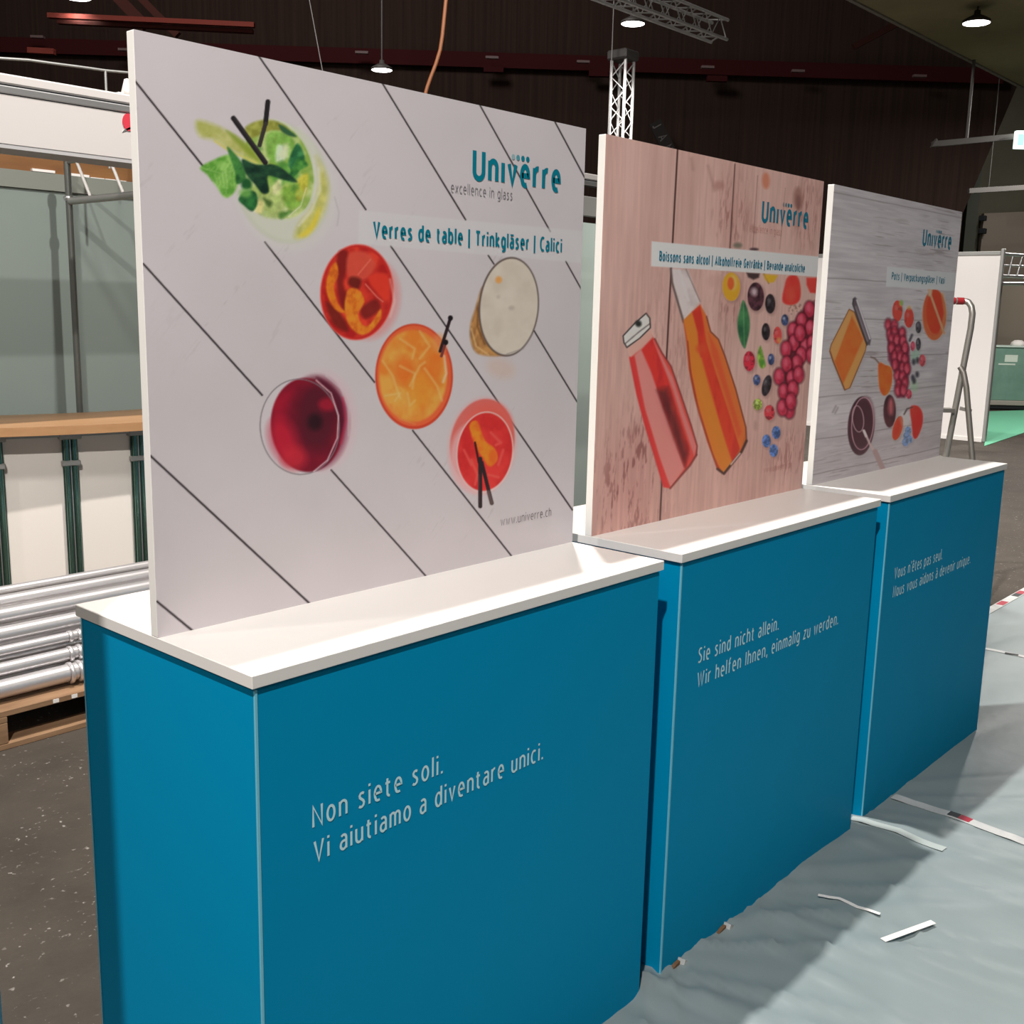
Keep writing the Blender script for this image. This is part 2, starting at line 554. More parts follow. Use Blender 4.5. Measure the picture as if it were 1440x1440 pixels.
class Art:
    def __init__(self, quad, W, P, n, m):
        self.W, self.P, self.n, self.m = W, P, n, m
        u = np.linspace(0, 1, n); v = np.linspace(0, 1, m)
        self.U, self.V = [a.ravel() for a in np.meshgrid(u, v)]
        rows = []
        for (x, y), (a, b) in zip(quad, [(0, 1), (1, 1), (1, 0), (0, 0)]):
            rows.append([a, b, 1, 0, 0, 0, -x * a, -x * b, -x])
            rows.append([0, 0, 0, a, b, 1, -y * a, -y * b, -y])
        h = np.linalg.svd(np.array(rows))[2][-1]
        w = h[6] * self.U + h[7] * self.V + h[8]
        self.x = (h[0] * self.U + h[1] * self.V + h[2]) / w
        self.y = (h[3] * self.U + h[4] * self.V + h[5]) / w
        self.c = np.zeros((n * m, 3))
        self.s, self.ox, self.oy = 1, 0, 0

    def frame(self, s, ox, oy):
        """draw in a magnified local frame"""
        self.s, self.ox, self.oy = s, ox, oy

    def P_(self, p):
        return np.array([(a / self.s + self.ox, b / self.s + self.oy) for a, b in p])

    def sel(self, lo, hi):
        return np.where((self.x > lo[0]) & (self.x < hi[0]) & (self.y > lo[1]) & (self.y < hi[1]))[0]

    def mix(self, i, mask, col):
        col = col(self.x[i], self.y[i]) if callable(col) else np.array(col, float)
        self.c[i] = self.c[i] * (1 - mask[:, None]) + col * mask[:, None]

    def ell(self, cx, cy, rx, ry, col, ang=0, soft=1.5, op=1.0, ring=None):
        s = self.s
        cx, cy, rx, ry = cx / s + self.ox, cy / s + self.oy, rx / s, ry / s
        R = max(rx, ry) + soft + (ring or 0) + 2
        i = self.sel((cx - R, cy - R), (cx + R, cy + R))
        a = math.radians(ang)
        dx, dy = self.x[i] - cx, self.y[i] - cy
        p, q = dx * math.cos(a) + dy * math.sin(a), -dx * math.sin(a) + dy * math.cos(a)
        r = np.sqrt((p / rx) ** 2 + (q / ry) ** 2) + 1e-6
        g = np.sqrt((p / rx ** 2) ** 2 + (q / ry ** 2) ** 2) + 1e-6
        d = (r - 1) * r / g
        if ring:
            d = np.abs(d) - ring / 2
        self.mix(i, np.clip(0.5 - d / soft, 0, 1) * op, col)

    def sdf(self, pts, i):
        x, y = self.x[i], self.y[i]
        d = np.full(len(i), 1e9); ins = np.zeros(len(i), bool)
        n = len(pts)
        for k in range(n):
            a, b = pts[k], pts[(k + 1) % n]
            e = b - a
            wx, wy = x - a[0], y - a[1]
            t = np.clip((wx * e[0] + wy * e[1]) / (e @ e + 1e-9), 0, 1)
            d = np.minimum(d, (wx - e[0] * t) ** 2 + (wy - e[1] * t) ** 2)
            c = (a[1] > y) != (b[1] > y)
            with np.errstate(divide='ignore', invalid='ignore'):
                xi = a[0] + (y - a[1]) / (b[1] - a[1] if b[1] != a[1] else 1e-9) * e[0]
            ins ^= c & (x < xi)
        d = np.sqrt(d)
        return np.where(ins, -d, d)

    def poly(self, p, col, soft=1.5, op=1.0, smooth=False, edge=None, ew=2.0):
        p = self.P_(p)
        if smooth:
            q = []
            n = len(p)
            for k in range(n):
                a, b, c, d = p[k - 1], p[k], p[(k + 1) % n], p[(k + 2) % n]
                for t in (0, 0.25, 0.5, 0.75):
                    q.append(0.5 * (2 * b + (c - a) * t + (2 * a - 5 * b + 4 * c - d) * t ** 2 + (3 * b - a - 3 * c + d) * t ** 3))
            p = np.array(q)
        i = self.sel(p.min(0) - soft - ew, p.max(0) + soft + ew)
        d = self.sdf(p, i)
        self.mix(i, np.clip(0.5 - d / soft, 0, 1) * op, col)
        if edge is not None:
            self.mix(i, np.clip(0.5 - (np.abs(d) - ew / 2) / 1.2, 0, 1) * op, edge)

    def line(self, p, w, col, soft=1.2, op=1.0):
        p = self.P_(p); w = w / self.s
        i = self.sel(p.min(0) - w - soft - 1, p.max(0) + w + soft + 1)
        d = np.full(len(i), 1e9)
        for a, b in zip(p[:-1], p[1:]):
            e = b - a
            wx, wy = self.x[i] - a[0], self.y[i] - a[1]
            t = np.clip((wx * e[0] + wy * e[1]) / (e @ e + 1e-9), 0, 1)
            d = np.minimum(d, np.hypot(wx - e[0] * t, wy - e[1] * t))
        self.mix(i, np.clip(0.5 - (d - w / 2) / soft, 0, 1) * op, col)

    def build(self, parent, gain):
        n, m = self.n, self.m
        v = np.zeros((n * m, 3), np.float32)
        v[:, 0] = self.U * self.W; v[:, 1] = -0.0006; v[:, 2] = self.V * self.P
        idx = np.arange(n * m).reshape(m, n)
        f = np.stack([idx[:-1, :-1], idx[:-1, 1:], idx[1:, 1:], idx[1:, :-1]], -1).reshape(-1, 4)
        me = bpy.data.meshes.new('poster_print')
        me.vertices.add(n * m); me.vertices.foreach_set('co', v.ravel())
        me.loops.add(f.size); me.loops.foreach_set('vertex_index', f.ravel().astype(np.int32))
        me.polygons.add(len(f))
        me.polygons.foreach_set('loop_start', np.arange(0, f.size, 4, dtype=np.int32))
        me.update(calc_edges=True); me.validate()
        col = np.ones((n * m, 4), np.float32)
        lc = lin(np.clip(self.c, 0, 255)) * gain
        col[:, :3] = lc * np.minimum(1, 0.86 / np.maximum(lc.max(1, keepdims=True), 1e-4))
        ca = me.color_attributes.new('print', 'FLOAT_COLOR', 'POINT')
        ca.data.foreach_set('color', col.ravel())
        me.materials.append(M_print)
        o = bpy.data.objects.new('poster_print', me)
        C.objects.link(o)
        o.parent = parent
        return o


M_print = bpy.data.materials.new('printed_poster')
M_print.use_nodes = True
_b = M_print.node_tree.nodes['Principled BSDF']
_a = M_print.node_tree.nodes.new('ShaderNodeVertexColor')
_a.layer_name = 'print'
M_print.node_tree.links.new(_a.outputs[0], _b.inputs['Base Color'])
_b.inputs['Roughness'].default_value = 0.42
_b.inputs['Specular IOR Level'].default_value = 0.3

W, GAP, D, P, YP, TP, H, SLAB = 1.0585, 0.0801, 0.5296, 0.9131, 0.2555, 0.0198, 1.05, 0.021
IL, IF = 0.0085, 0.005


def varcol(base, amp, sx, sy, dark=None):
    """ink colour that varies like liquid, ice or fruit flesh"""
    base = np.array(base, float)
    dk = np.array(dk_, float) if (dk_ := dark) is not None else base * 0.6

    def f(x, y):
        t = np.clip((fbm(x / sx, y / sy, 3) - 0.5) * amp + 0.5, 0, 1)[:, None]
        return dk * (1 - t) + base * t
    return f


def art_drinks():
    a = Art([(188, 44), (826, 180), (806, 762), (222, 894)], W, P, 620, 600)
    n1 = fbm(a.U * 5 + 3, a.V * 5, 4)[:, None]
    a.c[:] = np.array((202, 195, 198)) + (n1 - 0.5) * np.array((10, 9, 11))
    # worn paint flecks along the boards
    du, dv = a.U - a.V * 0.0, a.V
    s = (a.U * 0.62 + a.V * 0.78); t = (a.U * 0.78 - a.V * 0.62)
    fl = vnoise(t * 330, s * 60 + 9) * vnoise(t * 40 + 3, s * 9)
    spot = np.clip((vnoise(a.U * 6 + 40, a.V * 6 + 11) - 0.5) * 3, 0, 1)
    k = (np.clip((fl - 0.55) * 5, 0, 1) * spot * 0.2)[:, None]
    a.c[:] = a.c * (1 - k) + np.array((150, 138, 138)) * k
    ink = (52, 44, 48)
    for l, w in (([(189, 115), (286, 236)], 2.8), ([(372, 341), (526, 537)], 2.4), ([(580, 605), (720, 782)], 2.2),
                 ([(202, 372), (368, 555)], 2.8), ([(465, 660), (600, 811)], 2.4), ([(212, 640), (436, 848)], 3.0), ([(221, 843), (273, 886)], 3.2),
                 ([(363, 80), (514, 295)], 2.4), ([(549, 346), (806, 717)], 2.2), ([(537, 117), (655, 309)], 2.2), ([(687, 359), (695, 371)], 2.0),
                 ([(752, 465), (813, 565)], 2.0), ([(675, 147), (775, 325)], 2.0), ([(797, 367), (820, 408)], 1.8), ([(782, 171), (824, 249)], 2.0)):
        a.line(l, w, ink)
    # pale strip behind the title
    a.poly([(504, 296), (840, 326), (838, 371), (503, 343)], (209, 206, 208), soft=3, op=0.7)
    # --- mint and lime drink
    a.frame(4, 170, 20)
    a.ell(925, 990, 285, 350, (206, 203, 198), -18, soft=16, op=0.7)
    a.ell(905, 950, 262, 345, (190, 194, 172), -16, soft=6, op=0.8)
    a.ell(912, 955, 250, 330, (206, 206, 194), -16, soft=8, op=0.7)
    a.poly([(1095, 800), (1150, 900), (1165, 1000), (1140, 1110), (1085, 1200), (1020, 1255), (975, 1255), (1000, 1180), (1065, 1100), (1105, 990), (1110, 880)], varcol((214, 208, 110), 2, 12, 14, (176, 176, 84)), 9, 0.85, True)
    a.poly([(1000, 1250), (1060, 1190), (1115, 1090), (1095, 1190), (1045, 1250)], (226, 200, 50), 6, 0.7, True)
    a.line([(1108, 870), (1118, 990), (1070, 1110), (1000, 1190)], 9, (226, 226, 214), 5, 0.7)
    a.line([(1000, 640), (1075, 740), (1118, 880)], 12, (208, 208, 198), 8, 0.6)
    a.ell(885, 880, 196, 285, varcol((204, 214, 150), 2.4, 16, 18, (136, 170, 76)), -16, soft=4)
    a.ell(885, 880, 196, 285, (205, 208, 190), -16, ring=4, op=0.7)
    a.poly([(700, 640), (790, 600), (880, 610), (950, 660), (840, 660), (770, 690), (720, 700)], varcol((172, 176, 88), 2, 10, 10, (128, 130, 52)), 4, 1, True)
    for q, c in (([(820, 680), (900, 665), (975, 720), (960, 800), (880, 850), (820, 790)], (120, 172, 72)), ([(840, 880), (930, 840), (1000, 900), (960, 960), (860, 960)], (86, 150, 60)),
                 ([(760, 1030), (860, 1000), (980, 1020), (1000, 1080), (900, 1150), (780, 1130)], (168, 188, 110)), ([(900, 980), (1010, 960), (1020, 1060), (940, 1100)], (120, 165, 60)),
                 ([(880, 740), (930, 760), (920, 820), (870, 830)], (210, 222, 200)), ([(985, 940), (1050, 900), (1040, 1010), (990, 1050)], (190, 180, 60)),
                 ([(850, 960), (900, 930), (900, 1010), (850, 1010)], (214, 214, 160)), ([(890, 1120), (960, 1110), (900, 1155)], (70, 120, 50)),
                 ([(800, 1040), (850, 1060), (830, 1090)], (60, 90, 40)), ([(760, 1050), (800, 1060), (790, 1120), (750, 1110)], (222, 210, 140))):
        a.poly(q, varcol(tuple(min(255, v * 1.1 + 8) for v in c), 1.6, 7, 8, tuple(v * 0.88 for v in c)), 5, 0.85, True)
    rr = random.Random(8)
    for k in range(26):
        w, q = rr.uniform(0, 6.28), rr.uniform(0.1, 0.85)
        cx, cy = 885 + 165 * q * math.cos(w) + 20 * q * math.sin(w), 900 + 245 * q * math.sin(w)
        m_ = rr.uniform(14, 34); a0 = rr.uniform(0, 6.28)
        a.poly([(cx + m_ * rr.uniform(0.5, 1.1) * math.cos(a0 + j * 1.57), cy + m_ * rr.uniform(0.6, 1.3) * math.sin(a0 + j * 1.57)) for j in range(4)],
               [(226, 230, 186), (94, 156, 66), (172, 204, 104), (206, 214, 120), (66, 122, 56)][k % 5], 5, 0.55)
    a.line([(1040, 980), (1010, 1080), (940, 1140)], 6, (226, 224, 200), 2, 0.7)
    a.line([(1080, 820), (1100, 950), (1080, 1060)], 10, (214, 216, 205), 4, 0.6)
    a.poly([(885, 625), (930, 645), (985, 690), (950, 690), (905, 665)], (52, 92, 62), 3, 1, True)
    a.poly([(990, 730), (1020, 770), (1030, 830), (975, 890), (940, 850), (955, 790)], varcol((70, 142, 84), 2, 9, 7, (36, 92, 58)), 3, 1, True)
    a.poly([(1000, 810), (1050, 850), (1010, 880), (940, 940), (960, 870)], varcol((92, 158, 70), 2, 9, 7, (40, 100, 50)), 3, 1, True)
    a.poly([(425, 605), (520, 625), (600, 665), (700, 740), (800, 845), (690, 800), (600, 765), (520, 715), (440, 690)], varcol((196, 196, 120), 1.6, 14, 12, (160, 165, 70)), 8, 0.85, True)
    a.poly([(590, 660), (650, 690), (720, 750), (790, 840), (720, 800), (640, 720)], (130, 150, 50), 5, 0.8, True)
    a.line([(530, 720), (610, 775), (760, 840)], 10, (206, 196, 90), 3, 0.8)
    a.poly([(445, 868), (520, 825), (610, 795), (660, 860), (655, 960), (625, 1020), (580, 1034), (530, 965), (480, 905)], varcol((146, 196, 100), 2.4, 9, 9, (92, 154, 58)), 4, 1, True)
    for k in range(7):
        a.line([(480 + 26 * k, 880 + 3 * k), (500 + 26 * k, 850 - 6 * k + 20)], 4, (168, 208, 122), 3, 0.5)
        a.line([(490 + 22 * k, 890), (510 + 20 * k, 940 + 8 * k)], 4, (86, 140, 58), 3, 0.45)
    a.line([(455, 870), (560, 900), (650, 880)], 5, (160, 200, 120), 3, 0.6)
    a.line([(590, 1010), (600, 930), (640, 860)], 5, (160, 200, 120), 3, 0.5)
    a.poly([(595, 755), (640, 790), (690, 860), (700, 930), (650, 960), (640, 890)], varcol((74, 138, 66), 2, 9, 9, (36, 84, 46)), 3, 1, True)
    a.poly([(680, 820), (760, 850), (860, 850), (930, 890), (990, 948), (900, 932), (825, 915), (832, 1000), (795, 1012), (750, 960), (700, 900)], varcol((44, 84, 56), 2, 10, 8, (22, 46, 38)), 3, 1, True)
    a.poly([(660, 1045), (695, 1000), (755, 1005), (766, 1070), (736, 1112), (690, 1080)], varcol((54, 122, 62), 2, 8, 9, (26, 72, 44)), 3, 1, True)
    a.ell(705, 960, 30, 34, (34, 88, 46), soft=5)
    a.ell(700, 1010, 34, 26, (116, 176, 84), soft=6, op=0.8)
    a.line([(632, 592), (810, 838)], 30, (40, 36, 40)); a.line([(640, 590), (815, 830)], 7, (84, 78, 80), 2, 0.5)
    a.line([(825, 498), (812, 620)], 28, (40, 36, 40)); a.line([(812, 620), (778, 742)], 24, (58, 54, 50))
    a.line([(1200, 1030), (1225, 1120), (1215, 1190)], 4, (170, 165, 168), 3, 0.6)
    # --- red drink with orange peel
    a.frame(2.88, 340, 320)
    a.ell(520, 290, 120, 165, (214, 150, 150), 8, soft=10, op=0.8)
    a.ell(465, 262, 148, 193, (196, 44, 42), 4, soft=2)
    a.ell(462, 262, 138, 183, varcol((222, 66, 48), 2.2, 17, 19, (176, 34, 34)), 4, soft=2)
    for q, c in (([(385, 110), (425, 95), (430, 150), (410, 230), (440, 300), (410, 340), (385, 250)], (122, 30, 30)), ([(430, 110), (500, 100), (540, 150), (500, 210), (430, 200)], (214, 84, 66)),
                 ([(340, 300), (400, 350), (430, 420), (370, 390)], (112, 34, 28)), ([(480, 330), (540, 290), (560, 330), (500, 370)], (120, 34, 32)), ([(510, 200), (590, 190), (590, 290), (550, 270)], (224, 62, 44)),
                 ([(440, 200), (480, 210), (470, 250), (430, 230)], (96, 30, 26))):
        a.poly(q, c, 5, 0.85, True)
    a.poly([(378, 140), (390, 190), (372, 240), (390, 310), (420, 345), (375, 330), (342, 260), (348, 190)], varcol((236, 140, 40), 2, 6, 8, (206, 96, 34)), 3, 1, True)
    a.poly([(430, 250), (475, 255), (495, 300), (470, 350), (490, 395), (520, 390), (560, 330), (560, 370), (520, 420), (475, 432), (430, 390), (415, 320)], varcol((236, 150, 48), 2, 6, 8, (210, 104, 36)), 3, 1, True)
    a.line([(500, 230), (545, 280), (570, 300)], 5, (240, 150, 130), 2, 0.7); a.line([(470, 190), (520, 130)], 5, (236, 130, 110), 2, 0.6)
    a.ell(465, 262, 148, 193, (232, 120, 108), 4, ring=2.2, op=0.55)
    a.line([(600, 210), (618, 300), (600, 360)], 7, (236, 196, 190), 4, 0.6)
    # --- orange drink
    a.ell(697, 602, 158, 213, (206, 70, 46), soft=2)
    a.ell(697, 600, 150, 203, (232, 104, 62), soft=2)
    a.ell(692, 600, 138, 186, varcol((240, 176, 82), 2.3, 18, 20, (226, 130, 50)), soft=4)
    a.ell(655, 575, 45, 55, (232, 116, 44), soft=14, op=0.8); a.ell(780, 560, 40, 60, (236, 120, 44), soft=14, op=0.7); a.ell(720, 660, 50, 70, (240, 160, 56), soft=14, op=0.6)
    for q in ([(640, 450), (700, 490), (690, 530)], [(680, 640), (720, 560), (740, 545)], [(670, 670), (680, 720), (700, 700)], [(570, 540), (610, 600), (640, 690)], [(720, 420), (760, 480), (720, 530)],
              [(740, 570), (790, 640), (810, 700)], [(580, 680), (640, 670), (620, 700)], [(640, 560), (700, 590), (690, 650)]):
        a.line(q, 6, (248, 214, 140), 4, 0.65)
    a.line([(820, 520), (828, 590), (815, 625)], 9, (246, 222, 190), 3, 0.75)
    a.line([(585, 700), (640, 775), (700, 795)], 5, (238, 150, 90), 3, 0.7)
    a.ell(800, 470, 30, 40, (226, 150, 90), soft=8, op=0.6)
    a.line([(845, 366), (803, 500)], 13, (48, 34, 38)); a.ell(845, 366, 10, 11, (30, 24, 28)); a.line([(826, 464), (808, 520)], 11, (120, 60, 60)); a.ell(826, 464, 10, 11, (30, 24, 28))
    # --- beer from above
    a.ell(1050, 570, 60, 40, (206, 180, 168), 20, soft=14, op=0.6)
    a.poly([(975, 240), (945, 330), (925, 400), (930, 470), (960, 512), (1040, 520), (1080, 500), (1000, 440), (968, 360)], varcol((196, 142, 80), 2, 8, 12, (140, 92, 50)), 4, 0.95, True)
    a.line([(930, 410), (950, 480), (1000, 515)], 6, (222, 184, 130), 3, 0.8); a.line([(958, 330), (955, 400), (985, 470)], 8, (110, 70, 40), 3, 0.7)
    a.ell(1083, 320, 123, 202, (98, 84, 78), 5, soft=2)
    a.ell(1084, 320, 117, 195, varcol((214, 204, 190), 2, 20, 20, (204, 192, 178)), 5, soft=2)
    a.ell(1042, 211, 13, 14, (224, 160, 90), soft=4); a.ell(1094, 325, 12, 9, (190, 178, 164), soft=4); a.ell(1040, 280, 8, 8, (196, 184, 170), soft=3)
    a.line([(1075, 512), (1140, 490), (1180, 430)], 5, (150, 140, 136), 2, 0.7)
    # --- red wine
    a.ell(320, 780, 130, 190, (214, 180, 188), 0, soft=22, op=0.9)
    a.ell(300, 790, 130, 186, (132, 60, 80), 0, soft=10, op=0.8)
    a.ell(235, 803, 160, 192, (204, 196, 200), -4, soft=2, op=0.8)
    a.ell(262, 798, 146, 190, varcol((158, 26, 48), 1.6, 30, 30, (108, 20, 40)), -4, soft=3)
    a.ell(300, 760, 90, 140, (84, 26, 40), 0, soft=26, op=0.9)
    a.ell(170, 860, 50, 90, (190, 34, 56), -20, soft=20, op=0.85); a.ell(210, 930, 50, 45, (196, 44, 58), 0, soft=14, op=0.8); a.ell(345, 715, 36, 26, (168, 30, 52), 0, soft=8, op=0.8)
    a.ell(295, 785, 30, 34, (48, 22, 30), soft=9)
    a.poly([(300, 605), (360, 640), (410, 710), (415, 800), (380, 900), (330, 960), (385, 860), (390, 760), (360, 680)], (86, 24, 44), 5, 0.85, True)
    a.line([(408, 690), (420, 780), (400, 870)], 8, (196, 50, 84), 5, 0.7)
    a.ell(233, 805, 160, 192, (126, 116, 122), -4, ring=1.6, op=0.9)
    a.line([(300, 618), (360, 670), (390, 760), (385, 850), (345, 940), (290, 985)], 5, (232, 208, 212), 2, 0.85)
    a.line([(340, 600), (400, 650), (432, 730), (430, 840)], 4, (214, 206, 212), 3, 0.6)
    # --- red drink with two straws
    a.ell(975, 880, 140, 196, (222, 170, 170), 8, soft=8, op=0.6)
    a.ell(975, 870, 130, 178, (216, 104, 96), 10, soft=3, op=0.95)
    a.ell(960, 930, 118, 150, (224, 176, 178), 0, soft=8, op=0.8)
    a.ell(1000, 800, 90, 90, (226, 96, 84), 10, soft=14, op=0.7)
    a.ell(985, 908, 112, 158, varcol((224, 62, 58), 2, 16, 18, (204, 44, 46)), 6, soft=3)
    a.ell(985, 908, 114, 162, (244, 214, 208), 6, ring=1.8, op=0.85)
    a.poly([(922, 800), (955, 785), (985, 860), (1025, 895), (1035, 940), (1005, 968), (975, 930), (945, 880)], varcol((242, 150, 44), 2, 6, 7, (222, 108, 40)), 3, 1, True)
    a.ell(1018, 925, 16, 26, (226, 106, 40), soft=4)
    for q in ([(930, 940), (955, 1000), (945, 1040)], [(1010, 830), (1050, 870), (1030, 880)], [(1040, 960), (1060, 900)], [(900, 900), (930, 960)], [(1000, 1000), (1040, 1010)]):
        a.line(q, 6, (240, 120, 106), 4, 0.7)
    a.line([(945, 870), (960, 950)], 9, (70, 26, 26)); a.line([(966, 935), (966, 1128)], 16, (46, 34, 38)); a.line([(972, 950), (1013, 1115)], 15, (46, 34, 38))
    a.line([(1000, 1070), (1013, 1115)], 14, (110, 92, 90), 3, 0.8); a.line([(961, 1000), (961, 1110)], 4, (100, 80, 84), 2, 0.6)
    a.frame(1, 0, 0)
    return a


def art_juices():
    a = Art([(855, 192), (1160, 255), (1124, 690), (832, 752)], W, P, 440, 460)
    g = fbm(a.U * 110, a.V * 7 + 3, 3); g2 = fbm(a.U * 9 + 7, a.V * 3 + 1, 4); g3 = fbm(a.U * 40 + 9, a.V * 14, 3)
    a.c[:] = np.array((172, 139, 131)) + ((g - 0.5) * 20 + (g2 - 0.5) * 22)[:, None] * np.array((1, 1.05, 1.05))
    fine = fbm(a.U * 150 + 3, a.V * 34 + 8, 3)
    # worn patches
    for cu, cv, ru, rv, k in ((0.13, 0.10, 0.14, 0.13, 1.0), (0.20, 0.24, 0.10, 0.08, 0.7), (0.92, 0.12, 0.12, 0.08, 0.6), (0.60, 0.15, 0.08, 0.06, 0.4), (0.52, 0.86, 0.08, 0.10, 0.6), (0.92, 0.90, 0.08, 0.12, 0.6), (0.55, 0.60, 0.06, 0.07, 0.6), (0.3, 0.5, 0.15, 0.2, 0.25)):
        w = np.exp(-((a.U - cu) / ru) ** 2 - ((a.V - cv) / rv) ** 2)
        w2 = w * np.clip((fine * 0.8 + g3 * 0.5 - 0.67) * 6, 0, 1) * k * 0.75
        a.c[:] = a.c - (w * k * 14)[:, None] * np.array((0.8, 1.2, 1.1))
        a.c[:] = a.c * (1 - w2[:, None]) + np.array((104, 62, 58)) * w2[:, None]
    ink = (66, 44, 42)
    a.line([(954, 210), (946, 345)], 2.4, ink); a.line([(944, 378), (937, 500), (931, 640), (926, 733)], 2.2, ink)
    a.line([(1034, 232), (1026, 352)], 1.6, (88, 62, 58)); a.line([(1020, 430), (1010, 660)], 1.2, (140, 104, 98), op=0.8)
    a.line([(1066, 248), (1058, 352)], 1.1, (128, 96, 92), op=0.8); a.line([(1105, 265), (1096, 352)], 1.2, (146, 112, 106), op=0.7)
    a.frame(4, 820, 180)
    a.ell(1030, 300, 22, 46, (166, 98, 74), soft=5, op=0.8); a.ell(1212, 400, 26, 66, (128, 92, 84), soft=6, op=0.85); a.ell(1212, 420, 14, 40, (104, 70, 66), soft=5, op=0.7)
    a.ell(765, 330, 30, 26, (140, 98, 90), soft=6, op=0.6); a.line([(705, 220), (740, 360)], 12, (130, 96, 90), 5, 0.5); a.line([(612, 180), (620, 240)], 16, (138, 104, 96), 5, 0.5)
    a.line([(1240, 280), (1230, 340)], 20, (138, 104, 98), 6, 0.5); a.line([(955, 560), (965, 590)], 20, (140, 100, 94), 5, 0.6)
    a.ell(735, 870, 40, 40, (160, 122, 112), soft=8, op=0.4)
    # --- clear bottle neck and amber bottle
    a.poly([(492, 800), (592, 810), (620, 900), (655, 985), (560, 1100), (510, 930)], varcol((184, 176, 176), 2, 12, 20, (160, 150, 150)), 4, 0.9)
    a.line([(493, 800), (500, 880), (545, 1040), (562, 1100)], 12, (84, 68, 66), 2, 0.9); a.line([(578, 805), (610, 880), (655, 985)], 6, (110, 92, 90), 2, 0.8)
    a.line([(540, 810), (590, 980)], 8, (206, 200, 200), 4, 0.6)
    a.frame(4, 820, 420)
    body = [(562, 132), (610, 85), (655, 45), (690, 110), (712, 195), (755, 238), (790, 330), (850, 520), (905, 735), (908, 810), (880, 870), (780, 992), (745, 965), (690, 810), (620, 560), (590, 400), (578, 250)]
    a.poly(body, (170, 88, 46), 2)
    inb = lambda q, c, s=3, o=1: a.poly(q, c, s, o)
    inb([(562, 132), (610, 85), (640, 200), (640, 300), (700, 520), (830, 940), (780, 990), (745, 965), (690, 810), (620, 560), (590, 400), (578, 250)], (196, 116, 46))
    inb([(562, 132), (585, 250), (600, 400), (640, 600), (720, 880), (770, 985), (745, 965), (690, 810), (620, 560), (590, 400), (578, 250)], (154, 58, 40))
    inb([(610, 85), (655, 45), (672, 110), (690, 250), (740, 420), (810, 640), (872, 850), (830, 935), (700, 520), (650, 310), (640, 200)], varcol((184, 60, 40), 2, 8, 30, (166, 46, 36)))
    inb([(655, 45), (690, 110), (712, 195), (755, 238), (790, 330), (850, 520), (905, 735), (872, 850), (810, 640), (740, 420), (690, 250), (670, 110)], (190, 100, 50))
    inb([(700, 200), (720, 330), (790, 540), (862, 790), (880, 760), (810, 520), (750, 300)], (172, 62, 42), 4, 0.7)
    a.ell(660, 290, 30, 26, (176, 66, 40), soft=6, op=0.8)
    a.poly([(615, 350), (660, 345), (720, 560), (815, 940), (785, 975), (720, 800), (640, 520)], (202, 122, 48), 4, 0.85)
    a.line([(690, 110), (712, 195), (755, 238), (790, 330), (850, 520), (905, 735), (908, 810)], 7, (92, 44, 38), 2, 0.9)
    a.line([(908, 810), (880, 870), (780, 992), (745, 965)], 14, (60, 40, 38), 2, 0.95); a.line([(870, 880), (820, 940)], 8, (210, 190, 180), 2, 0.8)
    a.line([(585, 250), (600, 440), (640, 640), (745, 965)], 6, (112, 40, 36), 3, 0.7)
    # --- red bottle with clip cap
    a.poly([(400, 235), (440, 310), (490, 385), (535, 520), (600, 720), (632, 835), (628, 885), (590, 945), (530, 1012), (482, 1070), (445, 1062), (400, 900), (340, 700), (300, 540), (262, 340), (310, 290), (380, 205)], (196, 70, 62), 2)
    inb([(285, 330), (330, 290), (380, 400), (440, 600), (560, 960), (485, 1068), (420, 900), (340, 620)], (220, 140, 134))
    inb([(262, 335), (290, 330), (345, 620), (420, 880), (480, 1068), (445, 1060), (400, 900), (340, 700), (300, 540)], (186, 56, 54))
    inb([(325, 290), (380, 215), (440, 330), (500, 560), (590, 850), (570, 955), (450, 630), (380, 420)], varcol((190, 52, 46), 2, 8, 24, (160, 40, 40)))
    a.poly([(405, 520), (470, 510), (520, 660), (585, 880), (560, 950), (500, 800)], varcol((92, 40, 40), 2, 8, 24, (70, 30, 32)), 12, 0.9)
    inb([(395, 245), (440, 330), (500, 450), (560, 640), (630, 840), (615, 890), (560, 720), (500, 520), (430, 340)], (214, 124, 120))
    a.line([(402, 235), (440, 312), (490, 388), (535, 520), (600, 720), (632, 835), (628, 885)], 8, (104, 42, 42), 2, 0.9)
    a.line([(628, 885), (590, 945), (530, 1012), (482, 1068)], 12, (110, 48, 44), 2, 0.9)
    a.line([(268, 345), (305, 540), (345, 700), (400, 890), (450, 1055)], 9, (160, 40, 42), 4, 0.7)
    a.poly([(255, 290), (380, 185), (392, 225), (330, 290), (270, 335)], (206, 160, 148), 3, 0.95)
    a.poly([(228, 218), (290, 150), (355, 92), (375, 120), (378, 172), (320, 230), (248, 282), (232, 255)], varcol((214, 212, 208), 2, 6, 6, (186, 182, 178)), 2, 1, False, (60, 52, 52), 2.0)
    a.line([(238, 262), (310, 200), (375, 150)], 8, (70, 60, 60), 2, 0.8); a.ell(312, 150, 18, 18, (34, 36, 34), soft=4)
    # --- fruit
    a.frame(4, 820, 180)
    def berry(x, y, rx, ry, c, ang=0, hl=0.35, dark=0.6):
        a.ell(x + 6, y + 8, rx * 1.12, ry * 1.08, (128, 96, 92), ang, soft=5, op=0.55)
        c = np.array(c, float)
        a.ell(x, y, rx, ry, varcol(tuple(np.minimum(c * 1.15, 255)), 2.6, rx / 10 + 0.5, ry / 14 + 0.6, tuple(c * dark)), ang, soft=1.6)
        a.ell(x - rx * 0.25, y - ry * 0.3, rx * 0.35, ry * 0.25, tuple(c + (255 - c) * 0.5), ang, soft=3, op=hl)
    a.ell(868, 668, 24, 16, (104, 96, 84), soft=4); a.ell(960, 690, 24, 8, (70, 50, 54), soft=3)
